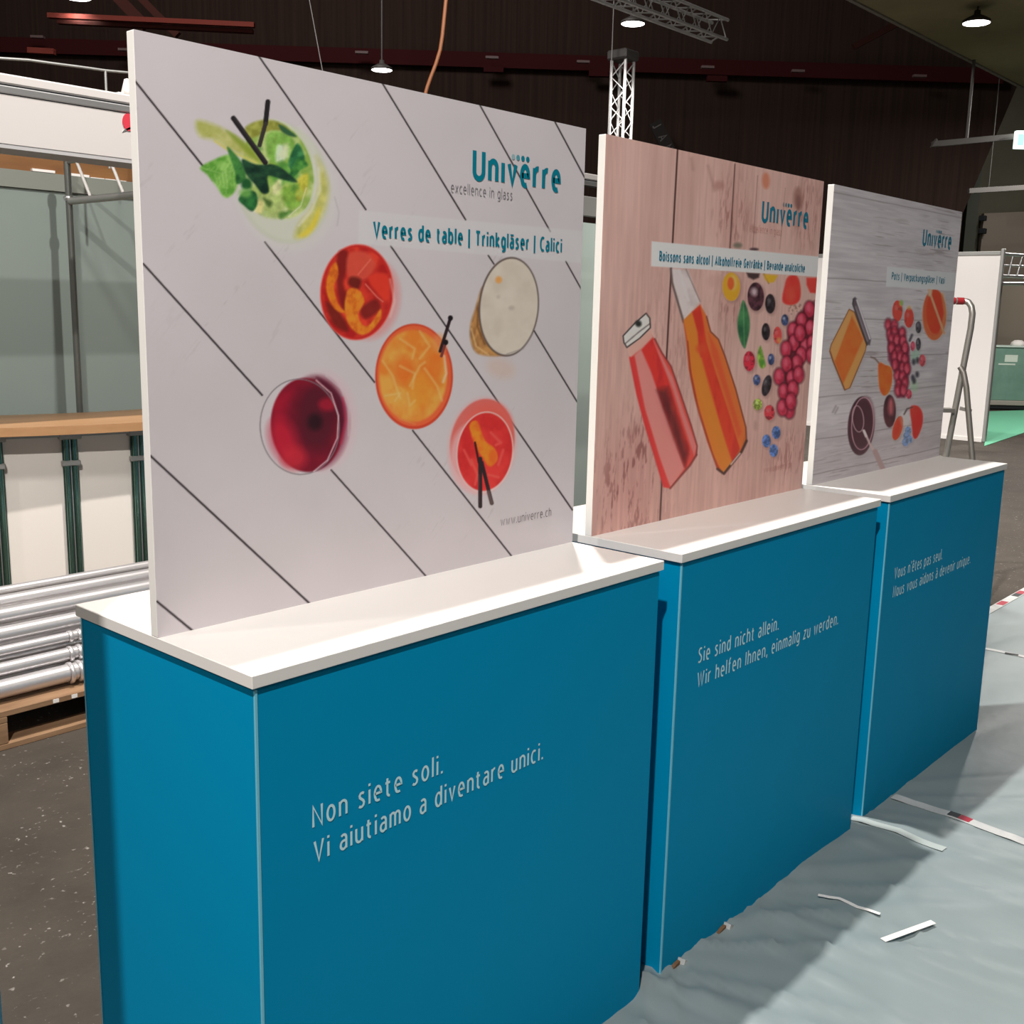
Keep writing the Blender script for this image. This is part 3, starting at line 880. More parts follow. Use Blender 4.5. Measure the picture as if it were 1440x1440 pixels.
    berry(830, 902, 49, 80, (226, 168, 50), 0, 0.1, 0.85); a.ell(838, 880, 26, 44, (232, 196, 110), soft=5, op=0.9); a.ell(827, 884, 19, 36, (204, 92, 48), soft=3)
    a.poly([(915, 822), (990, 826), (985, 850), (955, 862), (925, 848)], (58, 44, 44), 3, 1); a.poly([(1012, 830), (1092, 838), (1070, 875), (1040, 880), (1020, 860)], (222, 176, 52), 3, 1)
    a.line([(1014, 830), (1040, 880)], 8, (110, 80, 40), 3, 0.7)
    berry(967, 958, 46, 80, (68, 40, 48), 0, 0.0); a.ell(958, 930, 18, 22, (196, 180, 184), soft=6, op=0.7)
    a.poly([(897, 978), (925, 1050), (932, 1130), (915, 1215), (900, 1250), (872, 1190), (862, 1110), (875, 1040)], varcol((62, 112, 70), 2, 8, 12, (34, 76, 50)), 2.5, 1, True); a.line([(897, 985), (900, 1240)], 4, (104, 140, 96), 2, 0.7)
    berry(1048, 998, 28, 55, (46, 38, 42)); berry(1022, 1156, 23, 48, (46, 38, 42)); berry(1088, 1176, 23, 48, (206, 74, 74)); a.ell(1095, 1205, 12, 16, (190, 150, 80), soft=4, op=0.7)
    a.poly([(1150, 845), (1200, 840), (1220, 900), (1215, 975), (1170, 1005), (1118, 985), (1130, 900)], varcol((220, 74, 62), 2, 7, 7, (196, 52, 48)), 3, 1, True); a.ell(1165, 950, 26, 40, (226, 92, 74), soft=8, op=0.7)
    a.poly([(1255, 850), (1330, 850), (1320, 940), (1275, 935), (1255, 890)], (206, 66, 58), 3, 1)
    berry(1130, 1090, 20, 32, (62, 74, 108), 0, 0.8); berry(927, 1322, 32, 56, (206, 52, 72)); berry(1050, 1312, 18, 32, (62, 76, 116), 0, 0.8); berry(968, 1428, 20, 30, (62, 76, 116), 0, 0.8)
    a.poly([(990, 1235), (1010, 1300), (1018, 1350), (990, 1360), (972, 1300)], varcol((132, 166, 70), 2, 4, 6, (80, 116, 46)), 2.5, 1, True); a.ell(1003, 1330, 10, 14, (70, 120, 50), soft=3)
    for k in range(26):
        a.ell(1150 + random.random() * 80, 1000 + random.random() * 60, 4, 4, (120, 84, 70), soft=2, op=0.6)
    a.frame(4, 820, 420)
    berry(1024, 500, 25, 60, (52, 46, 50), 14); berry(972, 606, 25, 32, (166, 186, 84), 0, 0.5); berry(1038, 652, 29, 42, (204, 66, 76))
    for x, y in ((1020, 812), (1075, 765), (1060, 866)): berry(x, y, 24, 36, (78, 110, 168), 0, 0.3, 0.65); a.ell(x, y, 9, 14, (40, 54, 92), soft=4, op=0.7)
    a.ell(960, 725, 12, 26, (150, 116, 110), soft=5, op=0.6)
    a.poly([(1240, 60), (1300, 20), (1300, 350), (1250, 330), (1210, 430), (1190, 560), (1160, 600), (1120, 560), (1120, 430), (1150, 180)], (84, 30, 40), 5, 0.95)
    for x, y in ((1270, 70), (1225, 135), (1275, 175), (1175, 190), (1245, 280), (1180, 260), (1285, 260), (1135, 295), (1220, 330), (1195, 375), (1138, 380), (1095, 450), (1165, 460), (1205, 440), (1120, 535), (1172, 520), (1150, 640), (1112, 625), (1215, 205), (1280, 330), (1160, 590)):
        a.ell(x, y, 33, 51, (70, 18, 28), soft=5, op=0.9); a.ell(x, y, 28, 45, varcol((172, 52, 74), 1.4, 3.5, 5, (138, 36, 54)), soft=2.5); a.ell(x - 5, y - 10, 12, 20, (206, 104, 124), soft=6, op=0.7)
    a.frame(1, 0, 0)
    # pale strip behind the title
    a.poly([(917, 342), (1170, 364), (1168, 392), (916, 377)], (186, 186, 186), soft=1.5, op=0.96)
    return a


def art_jars():
    a = Art([(1172, 260), (1352, 295), (1323, 638), (1140, 683)], W, P, 330, 420)
    vv = a.V + 0.012 * fbm(a.U * 2, a.V * 3)
    g = fbm(a.U * 6 + 2, vv * 150, 3); g2 = fbm(a.U * 3, vv * 12 + 5, 4); lo = fbm(a.U * 2.5 + 4, a.V * 2.5 + 8, 3)
    a.c[:] = np.array((143, 138, 141)) + ((g - 0.5) * 26 + (g2 - 0.5) * 24)[:, None]
    dk = np.clip((g - 0.62) * 7, 0, 1) * np.clip((lo - 0.38) * 5, 0, 1) * 0.7
    a.c[:] = a.c * (1 - dk[:, None]) + np.array((100, 92, 94)) * dk[:, None]
    for vb in (0.035, 0.155, 0.30, 0.43, 0.565, 0.70, 0.975):
        d = np.abs(vv - 0.006 - vb) * 420
        w = np.clip(1.3 - d, 0, 1) * 0.55
        a.c[:] = a.c * (1 - w[:, None]) + np.array((92, 84, 86)) * w[:, None]
    def berry(x, y, rx, ry, c, ang=0, hl=0.3, dark=0.6):
        a.ell(x + 5, y + 7, rx * 1.15, ry * 1.08, (118, 112, 114), ang, soft=4, op=0.5)
        c = np.array(c, float)
        a.ell(x, y, rx, ry, varcol(tuple(np.minimum(c * 1.12, 255)), 2.4, rx / 10 + 0.5, ry / 14 + 0.6, tuple(c * dark)), ang, soft=1.4)
        a.ell(x - rx * 0.25, y - ry * 0.3, rx * 0.35, ry * 0.25, tuple(c + (255 - c) * 0.5), ang, soft=2.5, op=hl)
    a.frame(4.5, 1120, 240)
    # honey jar
    a.poly([(340, 880), (440, 1100), (440, 1150), (345, 1385), (310, 1400), (230, 1210)], (124, 118, 120), 6, 0.5)
    jar = [(330, 865), (362, 882), (440, 1085), (430, 1132), (335, 1360), (302, 1376), (225, 1190), (205, 1132), (215, 1090)]
    a.poly(jar, (198, 140, 82), 2, 1, False, (104, 66, 40), 1.6)
    a.poly([(345, 905), (420, 1050), (290, 1340), (235, 1195)], varcol((190, 104, 48), 2, 8, 10, (172, 84, 38)), 3, 1)
    a.poly([(330, 880), (350, 890), (240, 1180), (215, 1130), (222, 1095)], (214, 160, 98), 3, 0.9)
    a.poly([(425, 1070), (432, 1110), (320, 1362), (296, 1340)], (216, 160, 92), 3, 0.9)
    a.line([(210, 1135), (228, 1195), (302, 1374)], 9, (92, 56, 36), 2, 0.85)
    a.poly([(352, 800), (366, 786), (380, 800), (470, 1050), (462, 1090), (440, 1082), (352, 832)], (70, 62, 68), 2)
    a.line([(378, 806), (462, 1048)], 7, (206, 200, 204), 2, 0.9); a.line([(372, 850), (445, 1060)], 9, (134, 126, 132), 4, 0.7); a.line([(358, 800), (352, 832), (445, 1088)], 6, (34, 30, 34), 2)
    # jam dish top right
    a.ell(882, 900, 80, 158, (126, 116, 116), 0, soft=5, op=0.5)
    a.ell(874, 890, 76, 160, varcol((206, 116, 70), 2, 8, 12, (182, 84, 52)), 0, soft=2)
    a.ell(880, 872, 58, 138, varcol((188, 68, 42), 2, 10, 16, (166, 52, 36)), 0, soft=3); a.ell(872, 880, 62, 140, (132, 50, 36), 0, ring=2, op=0.6)
    a.line([(925, 760), (945, 880), (920, 990)], 12, (226, 158, 100), 4, 0.8)
    a.line([(838, 735), (938, 1005)], 14, (214, 166, 128), 2); a.ell(845, 750, 12, 24, (232, 200, 170), 10, soft=3)
    berry(638, 870, 32, 66, (208, 78, 66)); a.ell(662, 820, 12, 18, (110, 130, 70), soft=3); berry(712, 912, 30, 62, (210, 74, 64)); a.ell(712, 850, 14, 14, (190, 150, 90), soft=3, op=0.7)
    berry(773, 970, 18, 38, (64, 60, 66)); berry(773, 1078, 16, 40, (60, 56, 62)); a.line([(718, 1055), (732, 1020)], 14, (60, 56, 64), 3)
    a.ell(755, 1150, 30, 40, (116, 142, 126), soft=6, op=0.8); a.ell(750, 1340, 24, 40, (122, 144, 122), soft=6, op=0.8)
    for x, y in ((745, 1190), (770, 1180), (740, 1290), (768, 1270), (748, 1310)): a.ell(x, y, 11, 18, (52, 50, 58), soft=4)
    berry(738, 1090, 15, 30, (204, 84, 108)); berry(800, 1180, 21, 38, (204, 88, 98)); berry(715, 1396, 19, 30, (204, 78, 98))
    a.poly([(575, 1000), (650, 980), (715, 1100), (720, 1250), (690, 1420), (640, 1420), (640, 1280), (580, 1180)], (98, 34, 52), 4, 0.9)
    rnd = random.Random(5)
    for y in range(950, 1430, 54):
        t = (y - 945) / 495
        x0 = 565 + 70 * min(1, t * 1.35); x1 = 650 + 62 * min(1, t * 2.2) - 18 * max(0, t - 0.75) * 4
        x = x0 + 12
        while x < x1:
            gx, gy = x + rnd.uniform(-7, 7), y + rnd.uniform(-14, 14)
            a.ell(gx, gy, 24, 41, (74, 20, 32), soft=5, op=0.85); a.ell(gx, gy, 18, 33, varcol((158, 54, 72), 1.4, 3, 4, (118, 30, 44)), soft=3); a.ell(gx - 3, gy + 6, 7, 16, (186, 104, 118), soft=5, op=0.65)
            x += 38
    a.frame(4.5, 1120, 440)
    a.poly([(520, 300), (560, 312), (600, 330), (608, 400), (590, 480), (555, 508), (528, 470), (518, 390)], varcol((230, 132, 58), 1.8, 9, 14, (206, 92, 44)), 2.5, 1, True)
    a.line([(470, 264), (495, 272), (522, 302)], 8, (86, 66, 58), 2)
    a.ell(600, 620, 44, 104, (120, 112, 114), soft=5, op=0.5); a.ell(592, 607, 40, 105, varcol((76, 44, 48), 2, 8, 14, (52, 30, 36)), 0, soft=2); a.ell(600, 580, 16, 50, (160, 84, 88), soft=6, op=0.8)
    a.ell(425, 705, 90, 190, (130, 122, 124), soft=6, op=0.5)
    a.ell(408, 705, 86, 190, varcol((70, 42, 48), 2, 12, 16, (52, 32, 40)), 4, soft=2); a.ell(430, 680, 66, 170, (86, 56, 64), 4, soft=4, op=0.5)
    a.ell(418, 690, 70, 168, (176, 140, 146), 4, ring=1.2, op=0.8); a.ell(418, 690, 62, 150, (60, 36, 42), 4, soft=3)
    a.ell(388, 660, 36, 84, (150, 126, 130), -6, ring=1.2, op=0.9)
    a.line([(428, 738), (470, 830), (510, 890)], 14, (150, 132, 132), 2); a.line([(500, 870), (548, 975)], 34, (132, 112, 112), 2); a.line([(425, 735), (440, 770)], 12, (236, 226, 226), 2)
    berry(645, 715, 30, 80, (222, 96, 64), 14, 0.1); a.ell(640, 718, 18, 62, (196, 66, 52), 14, soft=4); a.ell(690, 655, 24, 40, (206, 200, 196), soft=8, op=0.5)
    a.poly([(725, 580), (775, 572), (805, 620), (802, 700), (770, 775), (745, 770), (735, 680)], varcol((214, 76, 62), 1.8, 8, 14, (188, 50, 48)), 2.5, 1, True); a.line([(686, 625), (705, 590), (740, 580)], 9, (70, 56, 56), 2)
    for x, y in ((712, 730), (702, 765), (722, 785), (695, 805)): berry(x, y, 20, 26, (112, 136, 176), 0, 0.3, 0.7)
    a.ell(545, 805, 10, 16, (138, 130, 132), soft=4, op=0.5)
    a.line([(225, 620), (245, 580)], 9, (104, 96, 98), 3, 0.8); a.line([(240, 625), (258, 590)], 8, (104, 96, 98), 3, 0.8)
    a.frame(1, 0, 0)
    a.poly([(1247, 372), (1365, 381), (1363, 405), (1245.5, 399)], (176, 178, 180), soft=1.5, op=0.85)
    return a


# ------------------------------------------------------------------ the three counters and their panels
def ink(c, gain):
    return tuple(np.clip(lin(c) * gain, 0, 0.9))


UNITS = [
    dict(dx=0, dy=0, r=0, art=art_drinks, gain=1.17, slogan=[('Non siete soli.', 0.110, 0.7735, 0.392), ('Vi aiutiamo a diventare unici.', 0.112, 0.7140, 0.668)],
         title='Verres de table | Trinkgläser | Calici', tu=(0.455, 0.985), tcol=(0, 118, 138), gcol=(126, 122, 126), ucol=(120, 112, 112),
         clabel='teal counter with Italian slogan, nearest and leftmost of the three', plabel='largest nearest poster panel showing cocktails and glasses from above on white boards'),
    dict(dx=-0.0002, dy=0.0067, r=-0.0027, art=art_juices, gain=1.95, slogan=[('Sie sind nicht allein.', 0.100, 0.7735, 0.482), ('Wir helfen Ihnen, einmalig zu werden.', 0.102, 0.7140, 0.838)],
         title='Boissons sans alcool | Alkoholfreie Getränke | Bevande analcoliche', tu=(0.230, 0.975), tcol=(18, 92, 112), gcol=(150, 116, 110), ucol=(150, 108, 102),
         clabel='teal counter with German slogan in the middle of the row', plabel='middle poster panel showing red and amber bottles with fruit on pinkish boards'),
    dict(dx=0.0001, dy=0.0094, r=-0.0014, art=art_jars, gain=2.6, slogan=[("Vous n'êtes pas seul.", 0.095, 0.7765, 0.488), ('Nous vous aidons à devenir unique.', 0.097, 0.7165, 0.770)],
         title='Pots | Verpackungsgläser | Vasi', tu=(0.474, 0.945), tcol=(16, 80, 96), gcol=(134, 128, 130), ucol=(140, 134, 134),
         clabel='teal counter with French slogan, farthest and rightmost of the three', plabel='smallest farthest poster panel showing honey jar, jam and grapes on grey boards'),
]
for i, U in enumerate(UNITS):
    ox = i * (W + GAP) + U['dx']
    t = thing('display_counter', U['clabel'], 'counter', (ox, U['dy'], 0), U['r'], 'teal display counters in a row')
    MB().box((IL, IF, 0.003), (W - IL, D - IF, H - SLAB - 0.004), 0.0015).build('body', M_teal, t)
    MB().box((IL + 0.012, IF + 0.012, H - SLAB - 0.004), (W - IL - 0.012, D - IF - 0.012, H - SLAB)).build('shadow_gap', M_dark, t)
    MB().box((0, 0, H - SLAB), (W, D, H), 0.0012).build('countertop', M_white, t)
    e = MB()
    e.box((IL - 0.0012, IF - 0.0012, 0.004), (IL + 0.0028, IF + 0.0028, H - SLAB - 0.004))
    e.build('edge_strip', M_edge, t)['label'] = 'pale blue corner edge'
    MB().box((IL - 0.0012, D - IF - 0.003, 0.004), (IL + 0.002, D - IF + 0.001, H - SLAB - 0.004)).build('edge_strip', M_edge, t)
    for s, u0, v0, u1 in U['slogan']:
        lettering('slogan_lettering', s, u0, v0, u1, 0.0345, 0.130, M_letter, t, IF - 0.0009)
    # panel standing on the counter
    p = thing('poster_panel', U['plabel'], 'sign', (ox - YP * math.sin(U['r']), U['dy'] + YP, H), U['r'], 'poster panels on the counters')
    MB().box((0, 0, 0), (W, TP, P), 0.001).build('board', M_board, p)
    U['art']().build(p, U['gain'])
    g = U['gain']
    mk = lambda n, c: mat('%s_ink_%d' % (n, i), ink(c, g), 0.45, spec=0.3)
    m_logo, m_grey, m_url = mk('teal', U['tcol']), mk('grey', U['gcol']), mk('pale', U['ucol'])
    y = -0.0014
    lettering('logo_lettering', 'Un\u0131verre', 0.712, 0.7765, 0.972, 0.0515, 0.205, m_logo, p, y, track=0.12)
    for k, (du, c) in enumerate(((0, 0.25), (0.0145, 0.6), (0.0295, 0.95), (0.0445, 1.0))):
        cc = np.array((196, 192, 194)) * (1 - c) + np.array(U['tcol']) * c if i == 0 else np.array(U['gcol']) * (1 - c) + np.array(U['tcol']) * c
        d = MB()
        d.add([(0.8245 + du + 0.0055 * math.cos(w * math.pi / 8), y, 0.8285 + 0.0055 * math.sin(w * math.pi / 8)) for w in range(16)], [tuple(range(16))])
        d.build('logo_dot', mk('dot%d' % k, cc), p)
    lettering('tagline_lettering', 'excellence in glass', 0.649, 0.7446, 0.8236, 0.0185, 0.085, m_grey, p, y)
    lettering('title_lettering', U['title'], U['tu'][0], 0.6500, U['tu'][1], (0.0262, 0.0208, 0.0222)[i], 0.195, m_logo, p, y, track=0.14)
    lettering('address_lettering', 'www.univerre.ch', 0.810, 0.0723, 0.977, 0.0185, 0.085, m_url, p, y)


def ground(x, y):
    """height of the film at a floor point"""
    i = np.clip(np.searchsorted(xs, x) - 1, 0, nx - 2); j = np.clip(np.searchsorted(ys, y) - 1, 0, ny - 2)
    a, b = np.clip((x - xs[i]) / (xs[1] - xs[0]), 0, 1), np.clip((y - ys[j]) / (ys[1] - ys[0]), 0, 1)
    return float((Z[j, i] * (1 - a) + Z[j, i + 1] * a) * (1 - b) + (Z[j + 1, i] * (1 - a) + Z[j + 1, i + 1] * a) * b)


def strip(path, w, lift=0.0012, step=0.03, t=0.0008, flat=False):
    """a narrow strip lying on the film along a floor path"""
    pts = []
    for a, b in zip(path[:-1], path[1:]):
        a, b = np.array(a, float), np.array(b, float)
        k = max(1, int(np.linalg.norm(b - a) / step))
        pts += [a + (b - a) * i / k for i in range(k)]
    pts.append(np.array(path[-1], float))
    top = max(ground(*p) for p in pts)
    vs = []
    for i, p in enumerate(pts):
        d = pts[min(i + 1, len(pts) - 1)] - pts[max(i - 1, 0)]
        d /= np.linalg.norm(d)
        nrm = np.array((-d[1], d[0])) * w / 2
        h = max(ground(*(p + nrm)), ground(*(p - nrm)), ground(*p)) + lift + 0.001
        if flat:
            h = top + lift
        for q, z in ((p + nrm, h), (p - nrm, h), (p - nrm, h - t), (p + nrm, h - t)):
            vs.append((q[0], q[1], z))
    fs = []
    for i in range(len(pts) - 1):
        for k in range(4):
            fs.append((4 * i + k, 4 * i + (k + 1) % 4, 4 * i + 4 + (k + 1) % 4, 4 * i + 4 + k))
    fs += [(3, 2, 1, 0), tuple(4 * (len(pts) - 1) + k for k in range(4))]
    return MB().add(vs, fs)


def fl(x, y):
    return on(x, y, 'Z', 0.006)[:2]


# ------------------------------------------------------------------ tape and scraps on the carpet
M_tape = mat('white_barrier_tape', (0.62, 0.62, 0.60), 0.4, noise=9, ncol=(0.45, 0.46, 0.45))
M_tape2 = mat('clear_film_seam', (0.46, 0.51, 0.49), 0.35)
M_red = mat('red_print', (0.36, 0.02, 0.04), 0.5)
M_black = mat('black_print', (0.02, 0.02, 0.022), 0.5)


def tape(label, path, w, marks, m=M_tape, name='barrier_tape'):
    t = thing(name, label, 'tape', (path[0][0], path[0][1], 0))
    inv = np.array((path[0][0], path[0][1]))

    def put(nm, mbx, mt):
        mbx.v = [(a - inv[0], b - inv[1], c) for a, b, c in mbx.v]
        return mbx.build(nm, mt, t)
    put('tape_strip', strip(path, w), m)
    for p, q, mt, nm in marks:
        put(nm, strip([p, q], w * 0.8, 0.0018), mt)
    return t


tape('white tape with red and black print running off from the far teal counter', [fl(1256, 1121), fl(1360, 1156), fl(1440, 1184), (2.47, -0.9)], 0.042,
     [(fl(1334, 1146), fl(1349, 1151), M_black, 'black_mark'), (fl(1349, 1151), fl(1365, 1157), M_red, 'red_mark')])
tape('plain pale film seam starting between the middle and far counters', [fl(1197, 1153), fl(1262, 1172), fl(1328, 1197)], 0.034, [], M_tape2, 'film_seam')
ty = 0.572
tape('red and white tape along the far edge of the carpet', [(4.6, ty), (5.3, ty), (6.2, ty), (9.0, ty)], 0.05,
     [((5.32, ty), (5.42, ty), M_red, 'red_mark'), ((5.58, ty), (5.66, ty), M_black, 'black_mark'), ((5.66, ty), (5.74, ty), M_red, 'red_mark'), ((5.98, ty), (6.1, ty), M_red, 'red_mark')])
tape('thin pale tape with one dark print crossing beyond the far counter', [(4.42, 0.40), (4.43, 0.1), (4.44, -0.6)], 0.032,
     [(fl(1413, 919), fl(1432, 922), M_black, 'black_mark')])
tag(strip([fl(1150, 1264), fl(1165, 1267), fl(1180, 1269), fl(1193, 1275), fl(1205, 1281), fl(1220, 1285), fl(1237, 1291)], 0.012, 0.002, 0.01, flat=True).build('tape_scrap', M_white),
    'thin curved white scrap lying in the shadow on the carpet', 'tape scrap')
tag(strip([fl(1241, 1328), fl(1312, 1302)], 0.018, 0.002, 0.01, flat=True).build('tape_scrap', M_white), 'straight white scrap lying on the lit part of the carpet', 'tape scrap')
M_card = mat('brown_cardboard', (0.22, 0.12, 0.055), 0.8, noise=40)
for (x, y, w, lab) in ((1018, 1311, 0.036, 'brown cardboard wedge poking from torn film under the middle counter'), (951, 1361, 0.034, 'smaller brown cardboard wedge near the left foot of the middle counter')):
    c = on(x, y, 'Z', 0.008)
    g = ground(c[0], -0.01)
    t = thing('cardboard_wedge', lab, 'cardboard', (c[0], 0.0, 0.0))
    MB().prism([(-w / 2, 0.010, g), (w / 2, 0.010, g), (w / 2, 0.010, g + 0.009), (0, 0.010, g + 0.007)], (0, -0.009, 0)).build('wedge', M_card, t)
    mb = MB()
    mb.prism([(w / 2, 0.010, g), (w / 2 + 0.024, 0.010, g), (w / 2 + 0.017, 0.010, g + 0.008), (w / 2 + 0.005, 0.010, g + 0.014)], (0, -0.02, 0))
    mb.build('torn_film', M_tape, t)['label'] = 'pale torn film'

# ------------------------------------------------------------------ booth behind at the left
FY = 3.2
t = thing('booth_fascia', 'white header board of the booth above the wooden bar', 'booth fascia', (0, FY, 0))
x0, x1, x2 = -3.0, 3.7, 5.6
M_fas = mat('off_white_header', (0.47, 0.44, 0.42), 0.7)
MB().box((x0, 0, 2.167), (x1, 0.2, 2.352)).build('header_panel', M_fas, t)
MB().box((x0, -0.006, 2.356), (x2, 0.03, 2.385), 0.004).build('lower_rail', M_alu, t)
MB().box((x0, -0.006, 2.391), (x2, 0.03, 2.43), 0.006).build('upper_rail', M_fas, t)
MB().box((x0, 0.0, 2.352), (x2, 0.02, 2.393)).build('groove', M_dark, t)
MB().box((x0, 0.002, 2.150), (x1, 0.198, 2.167)).build('soffit', mat('shaded_soffit', (0.36, 0.35, 0.35), 0.6), t)  # underside shade put into a greyer colour than the header
MB().box((x1, 0.0, 0.0), (x1 + 0.04, 0.04, 2.43), 0.006).build('post', M_alu_dull, t)
MB().box((x1 + 0.04, 0.005, 2.165), (x2, 0.035, 2.29), 0.004).build('lower_board', mat('grey_board', (0.27, 0.265, 0.25), 0.6), t)['label'] = 'grey board below the open gap'
s0 = on(181, 172, 'Y', FY - 0.003)
mb = MB()
mb.prism([(s0[0] + 0.028 * math.cos(w), -0.003, s0[2] + 0.036 * math.sin(w)) for w in np.linspace(0, 6.283, 21)[:-1]], (0, 0.003, 0))
mb.build('sticker', mat('red_sticker', (0.5, 0.03, 0.05), 0.5), t)
s1 = on(176, 184, 'Y', FY - 0.003)
MB().prism([(s1[0] - 0.012, -0.003, s1[2] - 0.006), (s1[0] + 0.03, -0.003, s1[2] + 0.012), (s1[0] + 0.03, -0.003, s1[2] + 0.022), (s1[0] - 0.004, -0.003, s1[2] + 0.004)], (0, 0.003, 0)).build('sticker', M_alu, t)
# small white clamp spotlight on the fascia
c = on(177, 135, 'Y', FY + 0.03)
t = thing('spotlight', 'small white clip spotlight on top of the booth header', 'spotlight', (c[0], FY + 0.05, 2.43))
mb = MB().lathe([(0.001, 0.07), (0.012, 0.066), (0.022, 0.03), (0.03, 0.0), (0.026, 0.0), (0.001, 0.012)], (0.02, 0, 0.005), 16)
mb.build('lamp_shade', M_booth, t)
MB().box((-0.03, -0.012, 0), (0.0, 0.012, 0.012)).build('clip', M_booth, t)
# curved rail above the booth
t = thing('curved_rail', 'thin curved grey rail above the booth header', 'rail')
P3 = [on(x, y, 'Y', 4.3) for x, y in ((-60, 80), (0, 82), (40, 84.5), (80, 90), (115, 94.5), (150, 99.5), (200, 104), (330, 108))]
MB().tube(P3, 0.007, 8).build('rail', M_alu_dull, t)
a = on(148, 99, 'Y', 4.3)
MB().tube([a, (a[0], a[1], 2.25)], 0.007, 8).build('upright', M_alu_dull, t)
# back wall of the booth
WY = 4.6
M_green = mat('pale_grey_green_wall_sheet', (0.205, 0.235, 0.212), 0.35, noise=0.8, ncol=(0.18, 0.215, 0.195), spec=0.4)
t = thing('booth_wall', 'pale grey green back wall of the booth behind the bar', 'booth wall', (0, WY, 0))
MB().box((-3.0, 0, 0), (8.6, 0.06, 2.225)).build('wall_sheet', M_green, t)
MB().box((-3.0, -0.012, 2.135), (5.0, 0.0, 2.222)).build('top_band', mat('grey_green_band', (0.17, 0.18, 0.155), 0.6), t)
MB().box((4.05, -0.56, 0), (8.2, -0.50, 2.225)).build('wall_sheet', M_green, t)
b0 = on(0, 212, 'Y', 5.0); b1 = on(0, 241, 'Y', 5.0)
t = thing('wooden_beam', 'orange brown wooden beam above the booth wall', 'beam', (0, 5.0, 0))
MB().box((-3, 0, b1[2] - 0.1), (4.4, 0.08, b0[2] + 0.06)).build('beam', mat('orange_brown_wood', (0.25, 0.115, 0.035), 0.6, noise=2.5, stretch=(0.6, 3, 6), ncol=(0.17, 0.07, 0.022)), t)
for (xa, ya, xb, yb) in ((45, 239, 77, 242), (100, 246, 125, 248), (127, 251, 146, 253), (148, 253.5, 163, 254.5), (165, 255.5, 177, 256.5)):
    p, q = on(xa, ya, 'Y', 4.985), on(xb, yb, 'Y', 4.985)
    MB().box((p[0], -0.02, (p[2] + q[2]) / 2 - 0.006), (q[0], 0.0, (p[2] + q[2]) / 2 + 0.008)).build('light_gap_strip', M_booth, t)  # white strips standing in for light showing through gaps
# pole and roof bracket
pc = on(97, 283, 'Y', 4.42)
t = thing('booth_pole', 'slim grey pole standing against the booth wall', 'pole', (pc[0], 4.42, 0))
MB().tube([(0, 0, 0), (0, 0, 2.3)], 0.017, 12).build('pole', mat('grey_pole', (0.16, 0.165, 0.15), 0.4, 0.5), t)
MB().lathe([(0.001, 0.03), (0.024, 0.026), (0.024, 0), (0.001, 0)], (0, 0, 2.285), 12).build('cap', M_booth, t)
MB().lathe([(0.018, 0.03), (0.026, 0.024), (0.026, 0.006), (0.018, 0)], (0, 0, pc[2]), 12).build('collar', M_alu, t)
t = thing('roof_bracket', 'small grey lattice bracket running from the pole to the header', 'truss', (pc[0], 4.40, 0))
Lb = 4.40 - FY - 0.2
MB().tube([(0, 0, pc[2]), (0, -Lb, pc[2])], 0.019, 10).build('lower_tube', M_alu_dull, t)
MB().tube([(0, 0, pc[2] + 0.2), (0, -Lb, pc[2] + 0.2)], 0.012, 10).build('upper_tube', M_alu_dull, t)
for k in range(3):
    yk = -0.17 - 0.33 * k
    MB().tube([(0.0, yk + 0.09, pc[2] + 0.2), (0.0, yk - 0.05, pc[2])], 0.008, 8).build('strut', M_booth, t)
# wooden bar, curved
BC = np.array((2.003, 5.67)); R1, R0, BZ = 2.21, 1.63, 1.0


def bp(R, deg, z):
    return (BC[0] + R * math.cos(math.radians(deg)), BC[1] + R * math.sin(math.radians(deg)), z)


def arc_slab(ri, ro, a0, a1, z0, z1, n=24):
    mb = MB()
    A_ = np.linspace(a0, a1, n)
    vs = []
    for d in A_:
        vs += [bp(ri, d, z0), bp(ro, d, z0), bp(ro, d, z1), bp(ri, d, z1)]
    fs = [(4 * i + k, 4 * i + (k + 1) % 4, 4 * i + 4 + (k + 1) % 4, 4 * i + 4 + k) for i in range(n - 1) for k in range(4)]
    fs += [(0, 1, 2, 3), tuple(4 * (n - 1) + k for k in (3, 2, 1, 0))]
    return mb.add(vs, fs)


t = thing('bar_counter', 'curved bar with wooden top, white front panels and green posts', 'bar')
M_oak = mat('light_oak_top', (0.48, 0.27, 0.13), 0.4, noise=3, stretch=(0.7, 6, 6), ncol=(0.40, 0.21, 0.095))
arc_slab(R0, R1, 228, 300, BZ - 0.04, BZ).build('bar_top', M_oak, t)
arc_slab(R1 - 0.13, R1 - 0.10, 228, 300, BZ - 0.062, BZ - 0.04).build('support_rail', M_alu_dull, t)
M_front = mat('white_bar_front', (0.86, 0.80, 0.73), 0.55)
M_gt = mat('green_tinted_chrome', (0.16, 0.30, 0.25), 0.22, 0.9)
pb = np.array(on(98, 640, 'Z', 0.9))
